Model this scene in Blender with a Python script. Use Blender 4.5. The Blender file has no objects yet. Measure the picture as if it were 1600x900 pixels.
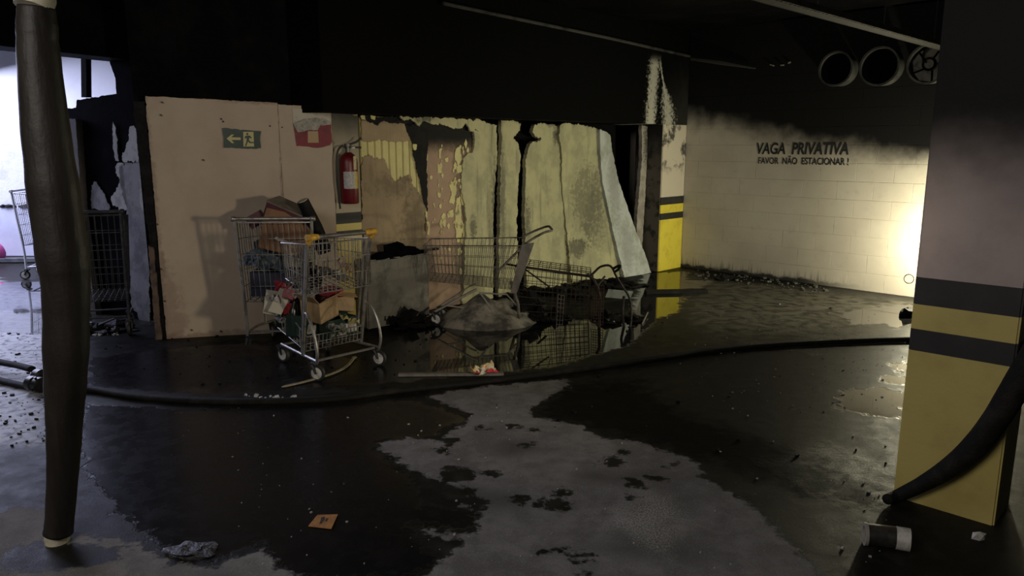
import bpy, bmesh, math, random
import numpy as np
from mathutils import Vector, Matrix, noise as mnoise

# ------------------------------------------------------------------ camera, world, lights, exposure
SC = bpy.context.scene
COL = SC.collection
F_PX, PITCH, EYE = 1155.0, math.radians(10.8), 1.6
cam_d = bpy.data.cameras.new('camera')
cam_d.sensor_width = 36.0
cam_d.lens = F_PX / 1600.0 * 36.0
cam_d.clip_end = 100
cam = bpy.data.objects.new('camera', cam_d)
cam.location = (0, 0, EYE)
cam.rotation_euler = (math.pi / 2 - PITCH, 0, 0)
COL.objects.link(cam)
SC.camera = cam

world = bpy.data.worlds.new('world')
SC.world = world
world.use_nodes = True
world.node_tree.nodes['Background'].inputs[0].default_value = (0.62, 0.68, 0.85, 1)
world.node_tree.nodes['Background'].inputs[1].default_value = 0.02

def lamp(name, kind, loc, power, color, size=0.1, target=None, size_y=None, spot=None):
    d = bpy.data.lights.new(name, kind)
    d.energy = power
    d.color = color
    if kind == 'AREA':
        d.size = size
        if size_y:
            d.shape = 'RECTANGLE'; d.size_y = size_y
    else:
        d.shadow_soft_size = size
    if spot:
        d.spot_size = spot; d.spot_blend = 0.9
    o = bpy.data.objects.new(name, d)
    o.location = loc
    if target is not None:
        o.rotation_euler = (Vector(target) - Vector(loc)).to_track_quat('-Z', 'Y').to_euler()
    COL.objects.link(o)
    return o

# portable work lamp standing behind the near pillar, throwing its light on the block wall
lamp('work_lamp', 'POINT', (4.34, 7.20, 0.58), 135, (1.0, 0.95, 0.68), 0.07)
# unseen added spot, aimed by the cart shadow, cone shaped to miss near pillar
lamp('boards_spot', 'SPOT', (2.3, 1.2, 1.45), 275, (1.0, 0.86, 0.66), 0.14, (-1.45, 6.2, 0.95), spot=math.radians(50))
# separate unseen spot, stands in for the work lamp's light on panels and far pillar
lamp('panel_spot', 'SPOT', (3.95, 5.55, 0.95), 225, (1.0, 0.96, 0.68), 0.06, (0.5, 8.9, 0.95), spot=math.radians(75))
# unseen area light hung overhead, stands in for daylight in the yard
lamp('yard_light', 'AREA', (-7.6, 8.5, 2.95), 560, (0.66, 0.70, 1.0), 3.6, (-6.9, 8.0, 0), size_y=4.0)
lamp('overhead_fill', 'AREA', (-2.0, 0.1, 2.9), 100, (1.0, 0.93, 0.86), 2.6, (0.0, 4.2, 0.5), size_y=1.6)  # unseen fill added above the camera for pillar, boards and floor

SC.view_settings.view_transform = 'Standard'
SC.view_settings.look = 'None'
SC.view_settings.gamma = 1.0
SC.view_settings.use_curve_mapping = False
SC.view_settings.exposure = 0.0

# ------------------------------------------------------------------ measuring helpers (photo pixel -> place)
CP, SP = math.cos(PITCH), math.sin(PITCH)
def ray(u, v):
    x = (u - 800) / F_PX; y = (450 - v) / F_PX
    return Vector((x, CP + y * SP, -SP + y * CP))
def G(u, v, z=0.0):
    r = ray(u, v); t = (z - EYE) / r.z
    return Vector((r.x * t, r.y * t, z))
def at(u, v, Y):
    r = ray(u, v); t = Y / r.y
    return Vector((r.x * t, Y, EYE + r.z * t))
class Plane:
    """vertical plane: local x runs along it, local z up, local -y towards the viewer"""
    def __init__(s, p0, deg):
        s.p = Vector((p0[0], p0[1])); s.a = math.radians(deg)
        s.d = Vector((math.cos(s.a), math.sin(s.a))); s.n = Vector((-math.sin(s.a), math.cos(s.a)))
    def px(s, u, v, off=0.0):
        r = ray(u, v); o = s.p + s.n * off
        t = o.dot(s.n) / (r.x * s.n.x + r.y * s.n.y)
        q = Vector((r.x * t, r.y * t)) - o
        return (q.dot(s.d), EYE + r.z * t)
    def world(s, x, y, z):
        q = s.p + s.d * x + s.n * y
        return Vector((q.x, q.y, z))
PT = Plane((1.70, 9.74), 45)      # burnt panel partition
BP = Plane((1.91, 9.53), 45)      # beam and far pillar front
PR = Plane((2.29, 9.91), -45)     # block wall
PP = Plane((-2.93, 6.08), 13)     # beige boards
PB = Plane((-4.45, 7.3), -28)     # burnt partition at the yard
rnd = random.Random(7)

# ------------------------------------------------------------------ materials
MATS = {}
class NT:
    def __init__(s, name):
        s.m = bpy.data.materials.new(name); s.m.use_nodes = True
        s.t = s.m.node_tree; s.b = s.t.nodes['Principled BSDF']
    def n(s, typ, **kw):
        nd = s.t.nodes.new(typ)
        for k, v in kw.items():
            setattr(nd, k, v)
        return nd
    def link(s, a, b):
        s.t.links.new(a, b)
    def val(s, sock, v):
        if hasattr(v, 'is_output') or isinstance(v, bpy.types.NodeSocket):
            s.link(v, sock)
        else:
            sock.default_value = v
    def math(s, op, a, b=0.0, c=None, clamp=False):
        nd = s.n('ShaderNodeMath', operation=op, use_clamp=clamp)
        s.val(nd.inputs[0], a); s.val(nd.inputs[1], b)
        if c is not None:
            s.val(nd.inputs[2], c)
        return nd.outputs[0]
    def ramp(s, x, lo, hi, a=0.0, b=1.0):
        nd = s.n('ShaderNodeMapRange', interpolation_type='SMOOTHSTEP')
        s.val(nd.inputs[0], x); s.val(nd.inputs[1], lo); s.val(nd.inputs[2], hi); s.val(nd.inputs[3], a); s.val(nd.inputs[4], b)
        return nd.outputs[0]
    def noise(s, scale, detail=4, rough=0.6, vec=None, stretch=None):
        nd = s.n('ShaderNodeTexNoise')
        nd.inputs['Scale'].default_value = scale; nd.inputs['Detail'].default_value = detail; nd.inputs['Roughness'].default_value = rough
        if vec is None:
            vec = s.pos()
        if stretch:
            mp = s.n('ShaderNodeVectorMath', operation='MULTIPLY'); s.link(vec, mp.inputs[0]); mp.inputs[1].default_value = stretch
            vec = mp.outputs[0]
        s.link(vec, nd.inputs['Vector'])
        return nd.outputs['Fac']
    def pos(s):
        if not hasattr(s, '_g'):
            s._g = s.n('ShaderNodeNewGeometry').outputs['Position']
        return s._g
    def obj(s):
        if not hasattr(s, '_o'):
            s._o = s.n('ShaderNodeTexCoord').outputs['Object']
        return s._o
    def sep(s, v):
        nd = s.n('ShaderNodeSeparateXYZ'); s.link(v, nd.inputs[0]); return nd.outputs
    def mix(s, f, a, b):
        nd = s.n('ShaderNodeMix', data_type='RGBA')
        s.val(nd.inputs[0], f)
        for k, v in ((6, a), (7, b)):
            if isinstance(v, (tuple, list)):
                nd.inputs[k].default_value = (v[0], v[1], v[2], 1)
            else:
                s.link(v, nd.inputs[k])
        return nd.outputs[2]
    def attr(s, name):
        nd = s.n('ShaderNodeAttribute'); nd.attribute_name = name; return nd.outputs['Fac']
    def bump(s, h, strength=0.3, dist=0.01):
        nd = s.n('ShaderNodeBump'); nd.inputs['Strength'].default_value = strength; nd.inputs['Distance'].default_value = dist
        s.link(h, nd.inputs['Height']); s.link(nd.outputs[0], s.b.inputs['Normal'])
    def done(s, col=None, rough=None, metal=None, spec=None):
        if col is not None:
            if isinstance(col, (tuple, list)):
                s.b.inputs['Base Color'].default_value = (col[0], col[1], col[2], 1)
            else:
                s.link(col, s.b.inputs['Base Color'])
        if rough is not None: s.val(s.b.inputs['Roughness'], rough)
        if metal is not None: s.val(s.b.inputs['Metallic'], metal)
        if spec is not None: s.val(s.b.inputs['Specular IOR Level'], spec)
        return s.m

def M(name, col, rough=0.6, metal=0.0, col2=None, scale=6.0, lo=0.45, hi=0.65, bump=0.0, bscale=30.0, soot=None, spec=None, stretch=None):
    """plain procedural material: two tones broken up by noise, optional soot deposit above a height"""
    if name in MATS: return MATS[name]
    t = NT(name)
    c = tuple(col)
    if col2 is not None:
        c = t.mix(t.ramp(t.noise(scale, 5, 0.65, stretch=stretch), lo, hi), col, col2)
    if soot:
        z = t.sep(t.pos())[2]
        zz = t.math('ADD', z, t.math('MULTIPLY', t.math('SUBTRACT', t.noise(soot[2], 4, 0.6), 0.5), soot[3]))
        c = t.mix(t.ramp(zz, soot[0], soot[1]), c, (0.006, 0.006, 0.006))
    if bump:
        t.bump(t.noise(bscale, 5, 0.6), bump, 0.01)
    MATS[name] = t.done(c, rough, metal, spec)
    return MATS[name]

SOOT = M('soot', (0.0025, 0.0025, 0.003), 0.8, col2=(0.0065, 0.0062, 0.006), scale=2.5, bump=0.35, bscale=14, spec=0.06)
CHAR = M('charred', (0.0045, 0.0045, 0.005), 0.65, col2=(0.012, 0.011, 0.011), scale=9, bump=0.6, bscale=25, spec=0.15)
CHARBLUE = M('charred_sheet', (0.002, 0.002, 0.003), 0.85, col2=(0.005, 0.005, 0.007), scale=3, bump=0.2, spec=0.02)
GALV = M('galvanised', (0.38, 0.365, 0.34), 0.38, 0.75, col2=(0.22, 0.2, 0.18), scale=14)
WIRE = M('wire', (0.34, 0.32, 0.28), 0.42, 0.6, col2=(0.10, 0.09, 0.08), scale=11)
WIREDUST = M('sooty_wire', (0.16, 0.145, 0.12), 0.6, 0.4, col2=(0.05, 0.045, 0.04), scale=11)
RUST = M('burnt_rust', (0.045, 0.032, 0.026), 0.75, 0.3, col2=(0.015, 0.013, 0.012), scale=12, bump=0.5, bscale=60)
BLACKWIRE = M('blackened_wire', (0.022, 0.022, 0.023), 0.6, 0.3, col2=(0.05, 0.05, 0.05), scale=16)
RUBBER = M('rubber', (0.02, 0.02, 0.02), 0.6)
WHEELWHITE = M('wheel_white', (0.55, 0.54, 0.5), 0.5, col2=(0.3, 0.29, 0.27), scale=25)
YPLASTIC = M('yellow_plastic', (0.62, 0.36, 0.05), 0.45, col2=(0.35, 0.2, 0.04), scale=30)
HOSE = M('hose_fabric', (0.009, 0.0085, 0.007), 0.75, col2=(0.02, 0.018, 0.015), scale=8, bump=0.5, bscale=90, spec=0.2)
CONCRETE = M('concrete', (0.20, 0.19, 0.16), 0.85, col2=(0.12, 0.115, 0.10), scale=5, bump=0.4, bscale=40)

# ------------------------------------------------------------------ mesh helpers
class MB:
    def __init__(s): s.v = []; s.f = []
    def quad(s, a, b, c, d):
        i = len(s.v); s.v += [tuple(a), tuple(b), tuple(c), tuple(d)]; s.f.append((i, i + 1, i + 2, i + 3)); return s
    def box(s, c, size, rot=None):
        i = len(s.v); hx, hy, hz = size[0] / 2, size[1] / 2, size[2] / 2
        for x, y, z in ((-1,-1,-1),(1,-1,-1),(1,1,-1),(-1,1,-1),(-1,-1,1),(1,-1,1),(1,1,1),(-1,1,1)):
            p = Vector((x * hx, y * hy, z * hz))
            if rot is not None: p = rot @ p
            s.v.append(tuple(p + Vector(c)))
        for f in ((0,3,2,1),(4,5,6,7),(0,1,5,4),(1,2,6,5),(2,3,7,6),(3,0,4,7)):
            s.f.append(tuple(i + k for k in f))
        return s
    def tube(s, pts, r, n=6, closed=False, cap=True, flat=1.0):
        pts = [Vector(p) for p in pts]; m = len(pts)
        rr = r if isinstance(r, (list, tuple)) else [r] * m
        base = len(s.v); prev = None
        for k in range(m):
            if closed: t = pts[(k + 1) % m] - pts[k - 1]
            else: t = pts[min(k + 1, m - 1)] - pts[max(k - 1, 0)]
            if t.length < 1e-9: t = Vector((0, 0, 1))
            t.normalize()
            if prev is None:
                up = Vector((0, 0, 1)) if abs(t.z) < 0.9 else Vector((1, 0, 0))
                a = t.cross(up).normalized()
            else:
                a = (prev - t * prev.dot(t))
                a = a.normalized() if a.length > 1e-6 else t.orthogonal().normalized()
            prev = a; b = t.cross(a)
            for j in range(n):
                an = 2 * math.pi * (j + 0.5) / n
                s.v.append(tuple(pts[k] + a * math.cos(an) * rr[k] + b * math.sin(an) * rr[k] * flat))
        for k in range(m if closed else m - 1):
            k2 = (k + 1) % m
            for j in range(n):
                j2 = (j + 1) % n
                s.f.append((base + k * n + j, base + k * n + j2, base + k2 * n + j2, base + k2 * n + j))
        if cap and not closed:
            s.f.append(tuple(base + j for j in range(n))[::-1]); s.f.append(tuple(base + (m - 1) * n + j for j in range(n)))
        return s
    def lathe(s, prof, n=20, c=(0, 0, 0), rot=None):
        base = len(s.v)
        for r, z in prof:
            for j in range(n):
                a = 2 * math.pi * j / n
                p = Vector((r * math.cos(a), r * math.sin(a), z))
                if rot is not None: p = rot @ p
                s.v.append(tuple(p + Vector(c)))
        for k in range(len(prof) - 1):
            for j in range(n):
                j2 = (j + 1) % n
                s.f.append((base + k * n + j, base + k * n + j2, base + (k + 1) * n + j2, base + (k + 1) * n + j))
        s.f.append(tuple(base + j for j in range(n))[::-1]); s.f.append(tuple(base + (len(prof) - 1) * n + j for j in range(n)))
        return s
    def wires(s, c00, c10, c11, c01, nu, nv, r, skip=None, n=4):
        """wire panel: nu wires from edge 00-10 to 01-11, nv across"""
        c00, c10, c11, c01 = map(Vector, (c00, c10, c11, c01))
        for k in range(nu + 1):
            t = k / nu
            if skip and skip('u', t): continue
            s.tube([c00.lerp(c10, t), c01.lerp(c11, t)], r, n)
        for k in range(nv + 1):
            t = k / nv
            if skip and skip('v', t): continue
            s.tube([c00.lerp(c01, t), c10.lerp(c11, t)], r, n)
        return s
    def lump(s, c, size, seed, sub=2, amp=0.35, flat=True):
        bm = bmesh.new(); bmesh.ops.create_icosphere(bm, subdivisions=sub, radius=1)
        base = len(s.v)
        off = Vector((seed * 3.17, seed * 1.7, seed * 0.9))
        for v in bm.verts:
            k = 1 + amp * mnoise.noise(v.co * 1.3 + off) * 1.6 + amp * 0.5 * mnoise.noise(v.co * 3.1 + off)
            p = v.co * k
            z = p.z * size[2]
            if flat and z < -0.35 * size[2]: z = -0.35 * size[2]
            s.v.append((c[0] + p.x * size[0], c[1] + p.y * size[1], c[2] + z + (0.35 * size[2] if flat else 0)))
        for f in bm.faces: s.f.append(tuple(base + v.index for v in f.verts))
        bm.free()
        return s
    def obj(s, name, mat, parent=None, smooth=False, loc=None, rot=None, bevel=0.0):
        me = bpy.data.meshes.new(name); me.from_pydata(s.v, [], s.f); me.update()
        return link(name, me, mat, parent, smooth, loc, rot, bevel)

def link(name, me, mat, parent=None, smooth=False, loc=None, rot=None, bevel=0.0):
    if bevel:
        bm = bmesh.new(); bm.from_mesh(me)
        bmesh.ops.bevel(bm, geom=list(bm.edges), offset=bevel, segments=2, affect='EDGES', clamp_overlap=True)
        bm.to_mesh(me); bm.free()
    if mat is not None and not me.materials: me.materials.append(mat)
    if smooth:
        me.polygons.foreach_set('use_smooth', [True] * len(me.polygons))
        if smooth != 'all':
            me.set_sharp_from_angle(angle=math.radians(40))
    o = bpy.data.objects.new(name, me); COL.objects.link(o)
    if parent is not None: o.parent = parent
    if loc is not None: o.location = loc
    if rot is not None: o.rotation_euler = rot
    return o
def tag(o, label=None, cat=None, group=None, kind=None):
    if label: o['label'] = label
    if cat: o['category'] = cat
    if group: o['group'] = group
    if kind: o['kind'] = kind
    return o
def thing(name, label, cat, loc=(0, 0, 0), rz=0.0, group=None):
    o = bpy.data.objects.new(name, None); o.empty_display_size = 0.1
    o.location = loc; o.rotation_euler = (0, 0, rz); COL.objects.link(o)
    return tag(o, label, cat, group)
def smooth_path(pts, n=6):
    pts = [Vector(p) for p in pts]; out = []
    for i in range(len(pts) - 1):
        p0 = pts[max(i - 1, 0)]; p1 = pts[i]; p2 = pts[i + 1]; p3 = pts[min(i + 2, len(pts) - 1)]
        for k in range(n):
            t = k / n
            out.append(0.5 * ((2 * p1) + (p2 - p0) * t + (2 * p0 - 5 * p1 + 4 * p2 - p3) * t * t + (3 * p1 - p0 - 3 * p2 + p3) * t ** 3))
    out.append(pts[-1]); return out

def ragged(poly, amp, step=0.03, seed=0, keep_bottom=True):
    out = []; m = len(poly)
    for i in range(m):
        a = Vector(poly[i]); b = Vector(poly[(i + 1) % m]); L = (b - a).length
        n = max(1, int(L / step)); nn = Vector((-(b - a).y, (b - a).x)); nn = nn / max(L, 1e-6)
        for k in range(n):
            p = a.lerp(b, k / n)
            if not (keep_bottom and p.y < 0.02):
                q = Vector((p.x * 9 + seed * 5.3, p.y * 9, seed))
                p = p + nn * amp * (mnoise.noise(q) * 1.4 + mnoise.noise(q * 3.3) * 0.9 + mnoise.noise(q * 8.7) * 0.6) + Vector((0, amp * 1.0 * mnoise.noise(q * 5.1)))
            out.append((p.x, p.y))
    return out
def sheet_mesh(poly, thick, res=0.0, disp=None, off=0.0):
    """thick sheet from an outline in plane coordinates (x, z), cut to a grid so that it can warp"""
    bm = bmesh.new()
    vs = [bm.verts.new((p[0], 0, p[1])) for p in poly]
    f = bm.faces.new(vs)
    if f.normal.y > 0 or sum((poly[i][0] * poly[(i + 1) % len(poly)][1] - poly[(i + 1) % len(poly)][0] * poly[i][1]) for i in range(len(poly))) < 0:
        bmesh.ops.reverse_faces(bm, faces=[f])
    if res:
        bmesh.ops.triangulate(bm, faces=bm.faces[:])
        xs = [p[0] for p in poly]; zs = [p[1] for p in poly]
        x = math.floor(min(xs) / res) * res + res
        while x < max(xs):
            bmesh.ops.bisect_plane(bm, geom=bm.verts[:] + bm.edges[:] + bm.faces[:], plane_co=(x, 0, 0), plane_no=(1, 0, 0)); x += res
        z = math.floor(min(zs) / res) * res + res
        while z < max(zs):
            bmesh.ops.bisect_plane(bm, geom=bm.verts[:] + bm.edges[:] + bm.faces[:], plane_co=(0, 0, z), plane_no=(0, 0, 1)); z += res
    bm.normal_update()
    front = bm.faces[:]
    ret = bmesh.ops.extrude_face_region(bm, geom=front)
    back_v = [g for g in ret['geom'] if isinstance(g, bmesh.types.BMVert)]
    bs = set(back_v)
    for v in bm.verts:
        d = disp(v.co.x, v.co.z) if disp else 0.0
        v.co.y = off + d + (thick if v in bs else 0.0)
    bmesh.ops.recalc_face_normals(bm, faces=bm.faces[:])
    me = bpy.data.meshes.new('sheet'); bm.to_mesh(me); bm.free()
    return me
def pxpoly(pl, pts, off=0.0):
    q = [pl.px(u, v, off) if v is not None else (pl.px(u, 400, off)[0], 0.0) for u, v in pts]
    return [(a, min(b, 1.872)) for a, b in q] if pl is PT else q      # nothing of the partition reaches into the beam
def plane_thing(pl, name, label, cat, s0, z0=0.0, group=None):
    o = thing(name, label, cat, pl.world(s0, 0, z0), pl.a, group); o['s0'] = s0; o['z0'] = z0
    return o
def sheet(pl, name, pts, thick, mat, parent=None, amp=0.0, res=0.0, disp=None, off=0.0, seed=0, local=False, smooth=False, keep=True):
    poly = pts if local else pxpoly(pl, pts, off)
    if amp: poly = ragged(poly, amp, max(0.011, amp * 0.7), seed, keep)
    me = sheet_mesh(poly, thick, res, disp, off)
    if parent is not None:
        return link(name, me, mat, parent, smooth, loc=(-parent['s0'], 0, -parent['z0']) if 's0' in parent else None)
    o = link(name, me, mat, None, smooth, loc=pl.world(0, 0, 0), rot=(0, 0, pl.a))
    return o
def on_plane(pl, mb, name, mat, parent, smooth=False, bevel=0.0):
    """mesh given in plane coordinates, child of a plane_thing"""
    return mb.obj(name, mat, parent, smooth, loc=(-parent['s0'], 0, -parent['z0']), bevel=bevel)
def sdf(P, polys):
    """signed distance (positive inside) of points P (n,2) to a union of polygons"""
    best = np.full(len(P), -9.0)
    for poly in polys:
        q = np.array(poly); n = len(q); d2 = np.full(len(P), 1e9); ins = np.zeros(len(P), bool)
        for i in range(n):
            a = q[i]; b = q[(i + 1) % n]; e = b - a
            w = P - a; t = np.clip((w @ e) / max(e @ e, 1e-12), 0, 1)
            d2 = np.minimum(d2, ((w - t[:, None] * e) ** 2).sum(1))
            c = (a[1] > P[:, 1]) != (b[1] > P[:, 1])
            with np.errstate(divide='ignore', invalid='ignore'):
                xi = (b[0] - a[0]) * (P[:, 1] - a[1]) / (b[1] - a[1]) + a[0]
            ins ^= c & (P[:, 0] < xi)
        d = np.sqrt(d2); best = np.maximum(best, np.where(ins, d, -d))
    return best
def grid_mesh(xs, ys, fn, attrs):
    X, Y = np.meshgrid(xs, ys); co = fn(X.ravel(), Y.ravel())
    nx, ny = len(xs), len(ys); i = np.arange(nx * ny).reshape(ny, nx)
    f = np.stack([i[:-1, :-1], i[:-1, 1:], i[1:, 1:], i[1:, :-1]], -1).reshape(-1, 4)
    me = bpy.data.meshes.new('grid'); me.from_pydata(co.tolist(), [], f.tolist())
    for k, v in attrs.items():
        a = me.attributes.new(k, 'FLOAT', 'POINT'); a.data.foreach_set('value', v.astype(np.float32))
    me.update(); return me

# ================================================================== THE SETTING
# ---- floor: concrete with dry, damp and flooded areas (stain outlines measured on the ground)
def gp(pts): return [tuple(G(u, v)[:2]) for u, v in pts]
DRY = [gp([(665,619),(700,612),(760,603),(886,592),(888,602),(872,612),(850,624),(826,640),(832,650),(905,664),(940,684),(1000,690),(1062,712),
           (1092,722),(1096,745),(1130,762),(1180,795),(1225,840),(1290,905),(1290,960),(600,960),(655,905),(690,880),(722,848),(640,824),(690,832),
           (742,832),(752,803),(722,790),(742,768),(690,752),(664,742),(640,735),(612,712),(586,697),(600,690),(640,684),(682,686),(722,664),(737,648),(705,634)]),
       gp([(0,800),(30,790),(70,795),(100,828),(190,842),(240,862),(270,880),(330,886),(362,876),(410,853),(432,882),(480,905),(480,960),(-100,960),(-60,800)])]
DARK_SPOTS = [gp([(0,862),(60,848),(150,850),(192,858),(180,876),(120,888),(40,892),(0,890)])]  # dark patch round the pipe foot; wet footprints are appended below
def foot(u, v, w, h, a=0.0, k=0):
    pts = []
    for i in range(9):
        t = 2 * math.pi * i / 9; rr = 1 + 0.25 * math.sin(3 * t + k) + 0.15 * math.sin(5 * t + 2 * k)
        x = w * math.cos(t) * rr; y = h * math.sin(t) * rr
        pts.append((u + x * math.cos(a) - y * math.sin(a), v + x * math.sin(a) + y * math.cos(a)))
    return gp(pts)
for k, (u, v, w, h, a) in enumerate([(955,722,18,7,-.1),(975,707,10,4,0),(992,755,20,7,.2),(1025,748,20,3,.1),(815,780,16,6,.1),(865,788,32,10,.1),(877,768,12,6,0),
        (866,860,18,5,-.1),(908,870,14,8,0),(912,893,18,5,0),(700,688,20,6,.1),(690,704,14,5,0),(740,785,26,10,.2),(770,740,22,4,0),(715,742,30,13,.1),(700,772,46,14,.1),
        (990,778,8,3,.1),(822,696,16,4,0),(752,668,10,3,0),(832,672,8,3,0),(806,666,14,3,0),(1045,728,12,2,-.3)]):
    DARK_SPOTS.append(foot(u, v, w, h, a, k))
FAINT = [foot(u, v, w, h, a, k) for k, (u, v, w, h, a) in enumerate([(1010,855,90,26,.1),(820,700,60,16,0),(760,780,70,24,.1),(960,745,70,14,0),(330,900,60,20,0),(1040,790,60,18,0)])]
WATER = [gp([(128,630),(330,640),(640,625),(735,648),(680,684),(600,690),(586,700),(650,745),(660,790),(745,800),(735,828),(640,820),(690,880),(650,905),(480,905),(430,880),(410,850),(330,882),(270,870),(240,850),(150,770),(120,700)]),
         gp([(250,545),(380,535),(560,560),(650,512),(700,498),(1000,500),(1060,470),(1120,438),(1010,436),(960,470),(1005,445),(1095,452),(1040,490),(985,540),(860,575),(600,600),(330,618),(140,605),(140,560)]),
         gp([(1310,488),(1345,482),(1425,474),(1440,505),(1395,515),(1385,506),(1330,507)]),
         gp([(1240,480),(1290,476),(1300,482),(1260,485)]), gp([(1005,428),(1078,423),(1072,450),(1062,488),(1000,505),(985,480)]),
         gp([(1385,567),(1430,562),(1430,580),(1400,583)]), gp([(1372,588),(1420,585),(1420,602),(1385,603)]),
         gp([(1310,610),(1370,604),(1420,612),(1425,655),(1370,650),(1300,640)]),
         gp([(-250,440),(90,440),(90,525),(0,520),(-250,520)])]
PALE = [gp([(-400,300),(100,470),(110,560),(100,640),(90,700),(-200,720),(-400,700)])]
SOOT_DARK = [gp([(560,470),(620,440),(700,440),(800,436),(900,436),(990,424),(1030,424),(1040,436),(1000,452),(1000,480),(960,500),(900,520),(800,516),(760,500),(690,505),(660,520),(600,530),(560,520)]), gp([(1085,420),(1120,424),(1290,446),(1290,452),(1180,443),(1100,434)]), gp([(130,490),(230,520),(270,545),(380,528),(470,560),(470,600),(330,612),(135,600)]), gp([(830,650),(870,600),(1000,590),(1060,640),(1240,700),(1390,770),(1390,800),(1250,780),(1100,725),(940,676)])]  # soot before the panels; the last outline only blackens a diagonal floor band
LIGHTER_DAMP = [gp([(1078,430),(1180,442),(1300,458),(1425,474),(1440,530),(1300,538),(1150,545),(1060,520),(1065,480)])]  # lighter, warmer tone in the damp floor before the block wall
GRIT = [gp([(1080,425),(1120,428),(1290,448),(1425,466),(1425,474),(1300,462),(1180,445),(1075,432)]), gp([(1180,720),(1290,690),(1390,730),(1400,800),(1330,790),(1250,770)]),
        gp([(925,812),(1005,765),(1060,770),(1080,800),(1050,880),(1000,860)])]
fx = np.concatenate([np.arange(-12, -3.2, 0.09), np.arange(-3.2, 3.2, 0.028), np.arange(3.2, 8.1, 0.09)])
fy = np.concatenate([np.arange(-3, 1.6, 0.2), np.arange(1.6, 4.6, 0.028), np.arange(4.6, 13.1, 0.07)])
XX, YY = np.meshgrid(fx, fy); PXY = np.stack([XX.ravel(), YY.ravel()], 1)
a_dry = np.minimum(sdf(PXY, DRY), -sdf(PXY, DARK_SPOTS))
me = grid_mesh(fx, fy, lambda x, y: np.stack([x, y, 0 * x], 1), {
    'dry': np.clip(a_dry, -.4, .4), 'water': np.clip(sdf(PXY, WATER), -.4, .4), 'sludge': np.clip(sdf(PXY, WATER[:1] + [gp([(120,500),(640,500),(600,610),(330,640),(120,640)])]), -.4, .4), 'pale': np.clip(sdf(PXY, PALE), -1, 1),
    'grit': np.clip(sdf(PXY, GRIT), -.4, .4), 'lighter_damp': np.clip(sdf(PXY, LIGHTER_DAMP), -.4, .4), 'soot_dark': np.clip(sdf(PXY, SOOT_DARK), -.4, .4), 'faint': np.clip(sdf(PXY, FAINT), -.4, .4)})
t = NT('wet_concrete')
nbig = t.noise(2.2, 4, 0.6); nmid = t.noise(9, 5, 0.65); nfine = t.noise(120, 5, 0.8); nedge = t.noise(16, 4, 0.6)
dry_e = t.math('ADD', t.attr('dry'), t.math('MULTIPLY', t.math('SUBTRACT', nedge, 0.5), 0.16))
dry_e = t.math('ADD', dry_e, t.math('MULTIPLY', t.math('SUBTRACT', t.noise(45, 4, 0.7), 0.5), 0.07))
dry = t.ramp(dry_e, -0.012, 0.018)
ring = t.math('MULTIPLY', dry, t.ramp(dry_e, 0.10, 0.0))
water = t.math('MULTIPLY', t.ramp(t.math('ADD', t.attr('water'), t.math('MULTIPLY', t.math('SUBTRACT', nmid, 0.5), 0.28)), -0.01, 0.03), t.math('SUBTRACT', 1.0, dry))
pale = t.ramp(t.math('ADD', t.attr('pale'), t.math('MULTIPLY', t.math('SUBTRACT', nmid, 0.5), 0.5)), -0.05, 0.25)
grit = t.ramp(t.math('ADD', t.attr('grit'), t.math('MULTIPLY', t.math('SUBTRACT', nmid, 0.5), 0.2)), -0.05, 0.15)
faint = t.ramp(t.math('ADD', t.attr('faint'), t.math('MULTIPLY', t.math('SUBTRACT', nmid, 0.5), 0.3)), -0.05, 0.12)
c_damp = t.mix(t.ramp(nmid, 0.4, 0.7), (0.010, 0.0097, 0.0085), (0.026, 0.0245, 0.020))
c_dry = t.mix(t.ramp(t.math('ADD', t.math('MULTIPLY', nbig, 0.5), t.math('MULTIPLY', nmid, 0.5)), 0.38, 0.62), (0.120, 0.114, 0.109), (0.205, 0.197, 0.190))
c_dry = t.mix(t.ramp(nfine, 0.54, 0.72), c_dry, (0.34, 0.33, 0.315))
c_dry = t.mix(t.ramp(nfine, 0.44, 0.30), c_dry, (0.06, 0.057, 0.054))
c_dry = t.mix(t.math('MULTIPLY', faint, 0.6), c_dry, (0.05, 0.048, 0.045))
c_dry = t.mix(t.ramp(nbig, 0.56, 0.70, 0, 0.5), c_dry, (0.065, 0.062, 0.058))
c_dry = t.mix(t.math('MULTIPLY', grit, t.ramp(nfine, 0.40, 0.62)), c_dry, (0.42, 0.41, 0.38))
c_damp = t.mix(t.math('MULTIPLY', grit, t.ramp(nfine, 0.5, 0.66)), c_damp, (0.13, 0.12, 0.10))
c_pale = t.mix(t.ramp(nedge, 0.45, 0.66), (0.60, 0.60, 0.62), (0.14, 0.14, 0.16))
lighter_damp = t.math('MULTIPLY', t.ramp(t.math('ADD', t.attr('lighter_damp'), t.math('MULTIPLY', t.math('SUBTRACT', nbig, 0.5), 1.2)), -0.2, 0.25), t.ramp(nmid, 0.35, 0.6))
c_damp = t.mix(t.math('MULTIPLY', lighter_damp, 0.8), c_damp, (0.085, 0.078, 0.060))
soot_dark = t.ramp(t.math('ADD', t.attr('soot_dark'), t.math('MULTIPLY', t.math('SUBTRACT', nmid, 0.5), 0.5)), -0.10, 0.14)
c_damp = t.mix(t.math('MULTIPLY', soot_dark, 0.85), c_damp, (0.006, 0.006, 0.006))
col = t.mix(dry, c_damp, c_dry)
col = t.mix(t.math('MULTIPLY', water, 0.85), col, (0.008, 0.008, 0.009))
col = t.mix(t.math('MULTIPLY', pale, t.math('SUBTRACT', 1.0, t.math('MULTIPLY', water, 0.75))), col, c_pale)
rg = t.math('ADD', t.math('MULTIPLY', dry, 0.40), t.ramp(nmid, 0.3, 0.7, 0.40, 0.58))
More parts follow.
